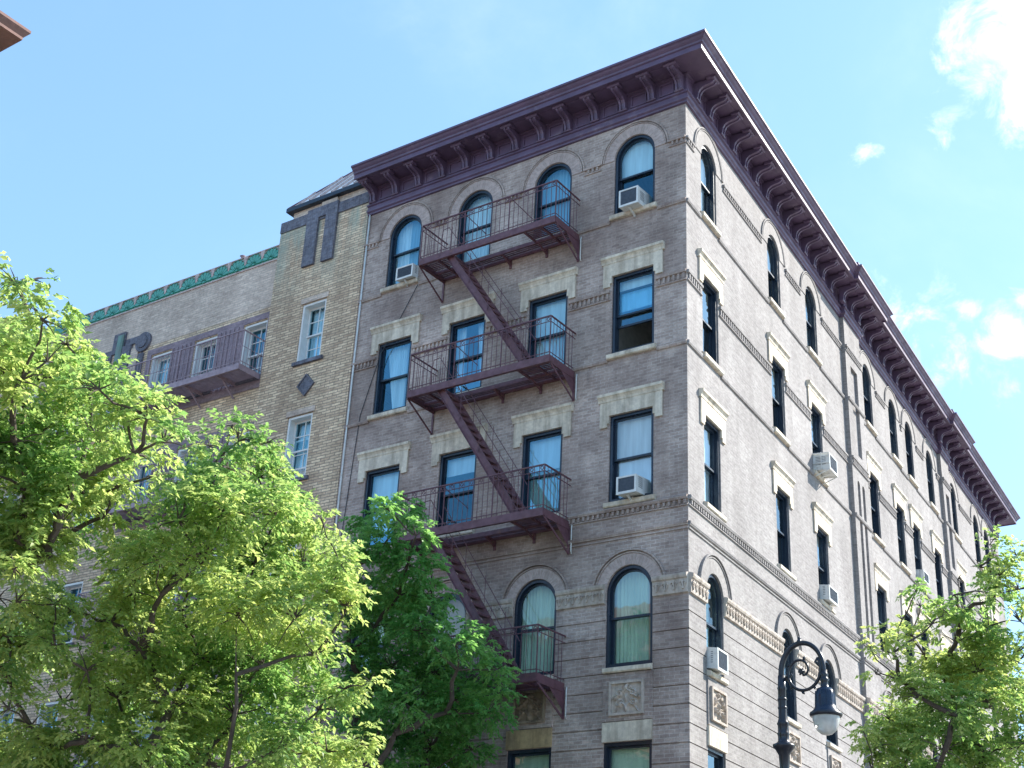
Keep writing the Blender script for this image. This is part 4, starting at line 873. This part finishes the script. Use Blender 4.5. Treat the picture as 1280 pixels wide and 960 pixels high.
# ================================================================== trees
from mathutils import noise as mnoise
def leaf_mesh(name,blobs,dens,size,mat,parent,seed,thr=-.22,droop=.25,fscale=1.5):
    rng=np.random.default_rng(seed);off=np.array(parent_loc(parent))
    P_=[];C_=[]
    for (x,y,z,r) in blobs:
        n=max(16,int(dens*r**2.2));d=rng.normal(size=(n,3));d/=np.linalg.norm(d,axis=1)[:,None]
        rr=r*(rng.random(n)**.42)*(1+.22*(rng.random(n)**4));p=np.array((x,y,z))+d*rr[:,None]*np.array((1,1,.8))
        P_.append(p);C_.append(d)
    P_=np.concatenate(P_);C_=np.concatenate(C_)
    nz_=np.array([mnoise.noise(Vector(p*fscale+seed)) for p in P_]);k_=nz_>thr;P_=P_[k_];C_=C_[k_]
    tn=np.array([mnoise.noise(Vector(p*.9+seed*2)) for p in P_])
    n=len(P_);out=C_*.8+rng.normal(size=(n,3))*.45;out[:,2]=out[:,2]*.5-droop*.3;out/=np.linalg.norm(out,axis=1)[:,None]
    L_=.09+.15*rng.random(n);K=9
    side=np.cross(out,(0,0,1.));side/=np.linalg.norm(side,axis=1)[:,None]+1e-6
    tn=np.clip(.5+.9*tn+rng.normal(size=n)*.15,0,1)
    t=(np.arange(K)+.6)/K
    b=P_[:,None,:]+out[:,None,:]*(L_[:,None]*t[None,:]*1.1)[:,:,None];b[:,:,2]-=.05*t**2
    s=np.where(np.arange(K)%2==1,1.,-1.);s[-1]=0
    ld=side[:,None,:]*(s[None,:]*(.9+.2*rng.random((n,K))))[:,:,None]+out[:,None,:]*(.5+.5*rng.random((n,K)))[:,:,None]+rng.normal(size=(n,K,3))*.30
    ld[:,:,2]-=droop*(.4+rng.random((n,K)));ld/=np.linalg.norm(ld,axis=2)[:,:,None]
    ld=ld.reshape(-1,3);b=b.reshape(-1,3);m=len(b)
    w=np.cross(ld,np.array((0,0,1.))[None,:]);w/=np.linalg.norm(w,axis=1)[:,None]+1e-6
    w=w+rng.normal(size=(m,3))*.45;w-=ld*(w*ld).sum(1)[:,None];w/=np.linalg.norm(w,axis=1)[:,None]+1e-6
    l=(size*(.6+.65*rng.random(m)))[:,None];ww=l*.29;upn=np.cross(ld,w);fold=.35*ww*np.sign(upn[:,2:3]+1e-6)*upn
    V=np.stack([b,b+ld*l*.42+w*ww+fold,b+ld*l-np.array((0,0,.12))*l,b+ld*l*.42-w*ww+fold],1)
    tone=np.clip(np.repeat(tn,K)+rng.normal(size=m)*.18,0,1);n=m;co=(V.reshape(-1,3)-off).astype(np.float32)
    me=bpy.data.meshes.new(name);me.vertices.add(4*n);me.vertices.foreach_set('co',co.ravel())
    idx=np.arange(4*n).reshape(n,4);tri=np.stack([idx[:,[0,1,2]],idx[:,[0,2,3]]],1).reshape(-1,3)
    me.loops.add(6*n);me.loops.foreach_set('vertex_index',tri.ravel().astype(np.int32));me.polygons.add(2*n);me.polygons.foreach_set('loop_start',np.arange(0,6*n,3,dtype=np.int32))
    me.update(calc_edges=True)
    at=me.attributes.new('tone','FLOAT','POINT');at.data.foreach_set('value',np.repeat(tone.astype(np.float32),4))
    me.materials.append(mat);o=bpy.data.objects.new(name,me);COL.objects.link(o);o.parent=parent
    return o,None,n
def make_tree(base,blobs,label,dens,size,mat,seed,trunk_r,fork_z,thr=-.22,fork=None,fscale=1.5):
    r=empty('tree',base,label,'tree','street trees')
    rnd=random.Random(seed)
    crown,tw,n=leaf_mesh('crown',blobs,dens,size,mat,r,seed,thr,fscale=fscale)
    b=Vector(base);fk=Vector(fork) if fork else Vector((b.x,b.y,fork_z))
    nodes=[(b,None),(b.lerp(fk,.5)+Vector((rnd.uniform(-.08,.08),rnd.uniform(-.08,.08),0)),0),(fk,1)]
    order=sorted(blobs,key=lambda q:(Vector(q[:3])-fk).length)
    pathlen=[0,0,0]
    for q in order:
        p=Vector(q[:3])-Vector((0,0,q[3]*.25));best=None
        for i,(np_,pa) in enumerate(nodes):
            if i<2:continue
            d=(p-np_).length+.35*pathlen[i]
            if p.z<np_.z-.3:d+=1.5
            if best is None or d<best[0]:best=(d,i)
        i=best[1];a=nodes[i][0];L_=(p-a).length
        if L_>1.2:
            m=a.lerp(p,.5)+Vector((rnd.uniform(-.12,.12),rnd.uniform(-.12,.12),.12*L_));nodes.append((m,i));pathlen.append(pathlen[i]+L_/2);i=len(nodes)-1
        nodes.append((p,i));pathlen.append(pathlen[i]+L_)
    cnt=[0]*len(nodes)
    for i in range(len(nodes)-1,0,-1):
        cnt[i]+=1
        if nodes[i][1] is not None:cnt[nodes[i][1]]+=cnt[i]
    tot=cnt[0] or 1
    def rad(i):return max(.008,trunk_r*.85*(max(cnt[i],.6)/tot)**.56)
    mb=MB(FW)
    tr=[nodes[0][0]-Vector((0,0,.0)),nodes[0][0]+Vector((0,0,.25)),nodes[1][0],nodes[2][0]]
    mb.tube(tr,[trunk_r*1.45,trunk_r*1.08,trunk_r*.98,trunk_r*.9],12);mb.build('trunk',M['bark'],r,weld=False)
    mb=MB(FW)
    for i in range(3,len(nodes)):
        a=nodes[nodes[i][1]][0];c=nodes[i][0];ra=rad(i);rb_=ra*.62
        mid1=a.lerp(c,.33)+Vector((rnd.uniform(-.05,.05),rnd.uniform(-.05,.05),rnd.uniform(-.03,.05)));mid2=a.lerp(c,.68)+Vector((rnd.uniform(-.05,.05),rnd.uniform(-.05,.05),rnd.uniform(-.03,.05)))
        mb.tube([a,mid1,mid2,c],[min(ra*1.15,rad(nodes[i][1]) if nodes[i][1]>2 else ra*1.15),ra,ra*.85,rb_],7)
    # secondary branches in every leaf mass
    for (x,y,z,rr) in blobs:
        c=Vector((x,y,z-rr*.25))
        for _ in range(int(4+rr*9)):
            d=Vector((rnd.gauss(0,1),rnd.gauss(0,1),rnd.gauss(.35,.7))).normalized();e=c+d*rr*rnd.uniform(.6,.98);m=c.lerp(e,.5)+Vector((0,0,.06*rr))
            mb.tube([c,m,e],[.010+.006*rr,.007,.003],5)
    limbs=mb.build('limbs',M['bark'],r,weld=False)
    return r,n
counts=[]
TR=[('t1',(-2.6,-13.2,GZ),'bright green tree at the upper left edge, highest crown, dark limbs showing through',1450,.082,'leaf',11,.17,3.6,-.05),
    ('t2',(-.35,-10.95-.45,GZ),'big sunlit yellow-green tree filling the lower left in front of the tan building',1650,.075,'leaf',22,.15,3.0,-.04),
    ('t3',(-3.4,-4.15,GZ),'deep green shaded tree against the grey facade, left of the fire escape',700,.10,'leafdark',33,.18,3.6,-.30),
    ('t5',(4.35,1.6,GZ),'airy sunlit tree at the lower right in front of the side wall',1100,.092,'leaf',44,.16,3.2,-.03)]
for k,base,label,dens,size,mt,seed,tr_,fz_,thr in TR:
    bl=BLOBS[k]
    r_,n_=make_tree(base,bl,label,dens,size,M[mt],seed,tr_,fz_,thr,fscale=1.7 if k in('t3','t5') else 2.5);counts.append((k,n_))
print('LEAVES',counts)
# ================================================================== camera
cam=bpy.data.cameras.new('camera');co=bpy.data.objects.new('camera',cam);COL.objects.link(co)
Y,Pt,Rr=-0.632533,0.43996,0.054303
f=Vector((math.sin(Y)*math.cos(Pt),math.cos(Y)*math.cos(Pt),math.sin(Pt)));rt_=Vector((math.cos(Y),-math.sin(Y),0));up=rt_.cross(f)
c_,s_=math.cos(Rr),math.sin(Rr);r2=rt_*c_+up*s_;u2=up*c_-rt_*s_
mw=Matrix((( r2.x,u2.x,-f.x,11.668),(r2.y,u2.y,-f.y,-21.837),(r2.z,u2.z,-f.z,1.278),(0,0,0,1)));co.matrix_world=mw
cam.sensor_width=36;cam.sensor_fit='HORIZONTAL';cam.lens=1700.78/1280*36;cam.clip_end=5000;cam.clip_start=.1
scn.camera=co
# ================================================================== light
EL=math.radians(37);SD=Vector((.574,.819,0)).normalized();S=Vector((SD.x*math.cos(EL),SD.y*math.cos(EL),math.sin(EL)))
sl=bpy.data.lights.new('sun','SUN');sl.energy=3.4;sl.angle=math.radians(.53);sl.color=(1.,.95,.86);so=bpy.data.objects.new('sun',sl);COL.objects.link(so)
so.rotation_euler=S.to_track_quat('Z','Y').to_euler();so.location=(0,0,60)
w=bpy.data.worlds.new('World');scn.world=w;w.use_nodes=True;nt=w.node_tree;bg=nt.nodes['Background']
sky=N(nt,'ShaderNodeTexSky');sky.sky_type='NISHITA';sky.sun_disc=False;sky.sun_elevation=EL;sky.sun_rotation=math.atan2(S.x,S.y);sky.air_density=1.0;sky.dust_density=.6;sky.ozone_density=.2;sky.altitude=20
tc=N(nt,'ShaderNodeTexCoord').outputs['Generated']
def wn(scale,det,rough,dist=0):
    n=N(nt,'ShaderNodeTexNoise');n.inputs['Scale'].default_value=scale;n.inputs['Detail'].default_value=det;n.inputs['Roughness'].default_value=rough;n.inputs['Distortion'].default_value=dist;L(nt,tc,n.inputs['Vector']);return n.outputs[0]
def mth(op,a,b=None,c=None,clamp=False):
    n=N(nt,'ShaderNodeMath',operation=op);n.use_clamp=clamp
    for i,v in enumerate((a,b,c)):
        if v is None:continue
        if hasattr(v,'links'):L(nt,v,n.inputs[i])
        else:n.inputs[i].default_value=v
    return n.outputs[0]
# cumulus puffs at fixed bearings in the sky; (direction, angular radius)
nz=wn(26,10,.66,.5)
field=None
for d,ra,wt in CLOUDS:
    vd=N(nt,'ShaderNodeVectorMath',operation='DISTANCE');L(nt,tc,vd.inputs[0]);vd.inputs[1].default_value=Vector(d).normalized()
    v=mth('MULTIPLY_ADD',vd.outputs['Value'],-wt/ra,wt)
    field=v if field is None else mth('MAXIMUM',field,v)
cl=mth('ADD',field,mth('MULTIPLY_ADD',nz,3.4,-1.85))
clm=N(nt,'ShaderNodeMapRange');clm.interpolation_type='SMOOTHSTEP';clm.inputs[1].default_value=-.1;clm.inputs[2].default_value=1.5;L(nt,cl,clm.inputs[0])
# thin broken high haze, everywhere
hz=N(nt,'ShaderNodeMapRange');hz.interpolation_type='SMOOTHSTEP';hz.inputs[1].default_value=.45;hz.inputs[2].default_value=.85;hz.inputs[4].default_value=.14;L(nt,wn(3.2,8,.6,.4),hz.inputs[0])
fac=mth('MAXIMUM',clm.outputs[0],hz.outputs[0],clamp=True)
gm=N(nt,'ShaderNodeGamma');gm.inputs[1].default_value=.62;L(nt,sky.outputs[0],gm.inputs[0])
skyc=mixc(nt,'MULTIPLY',1,gm.outputs[0],(.60,.84,1.06,1))
shade=ramp(nt,wn(9,6,.6),[(.35,(CLV*.55,CLV*.62,CLV*.7,1)),(.6,(CLV,CLV,CLV*1.02,1))])
L(nt,mixc(nt,'MIX',fac,skyc,shade),bg.inputs[0])
bg.inputs[1].default_value=.19
scn.view_settings.view_transform='Standard';scn.view_settings.look='None';scn.view_settings.gamma=1;scn.view_settings.use_curve_mapping=False
scn.view_settings.exposure=EXPO
scn.render.resolution_x=1024;scn.render.resolution_y=768
scn.render.engine='CYCLES';scn.cycles.max_bounces=8;scn.cycles.transparent_max_bounces=12
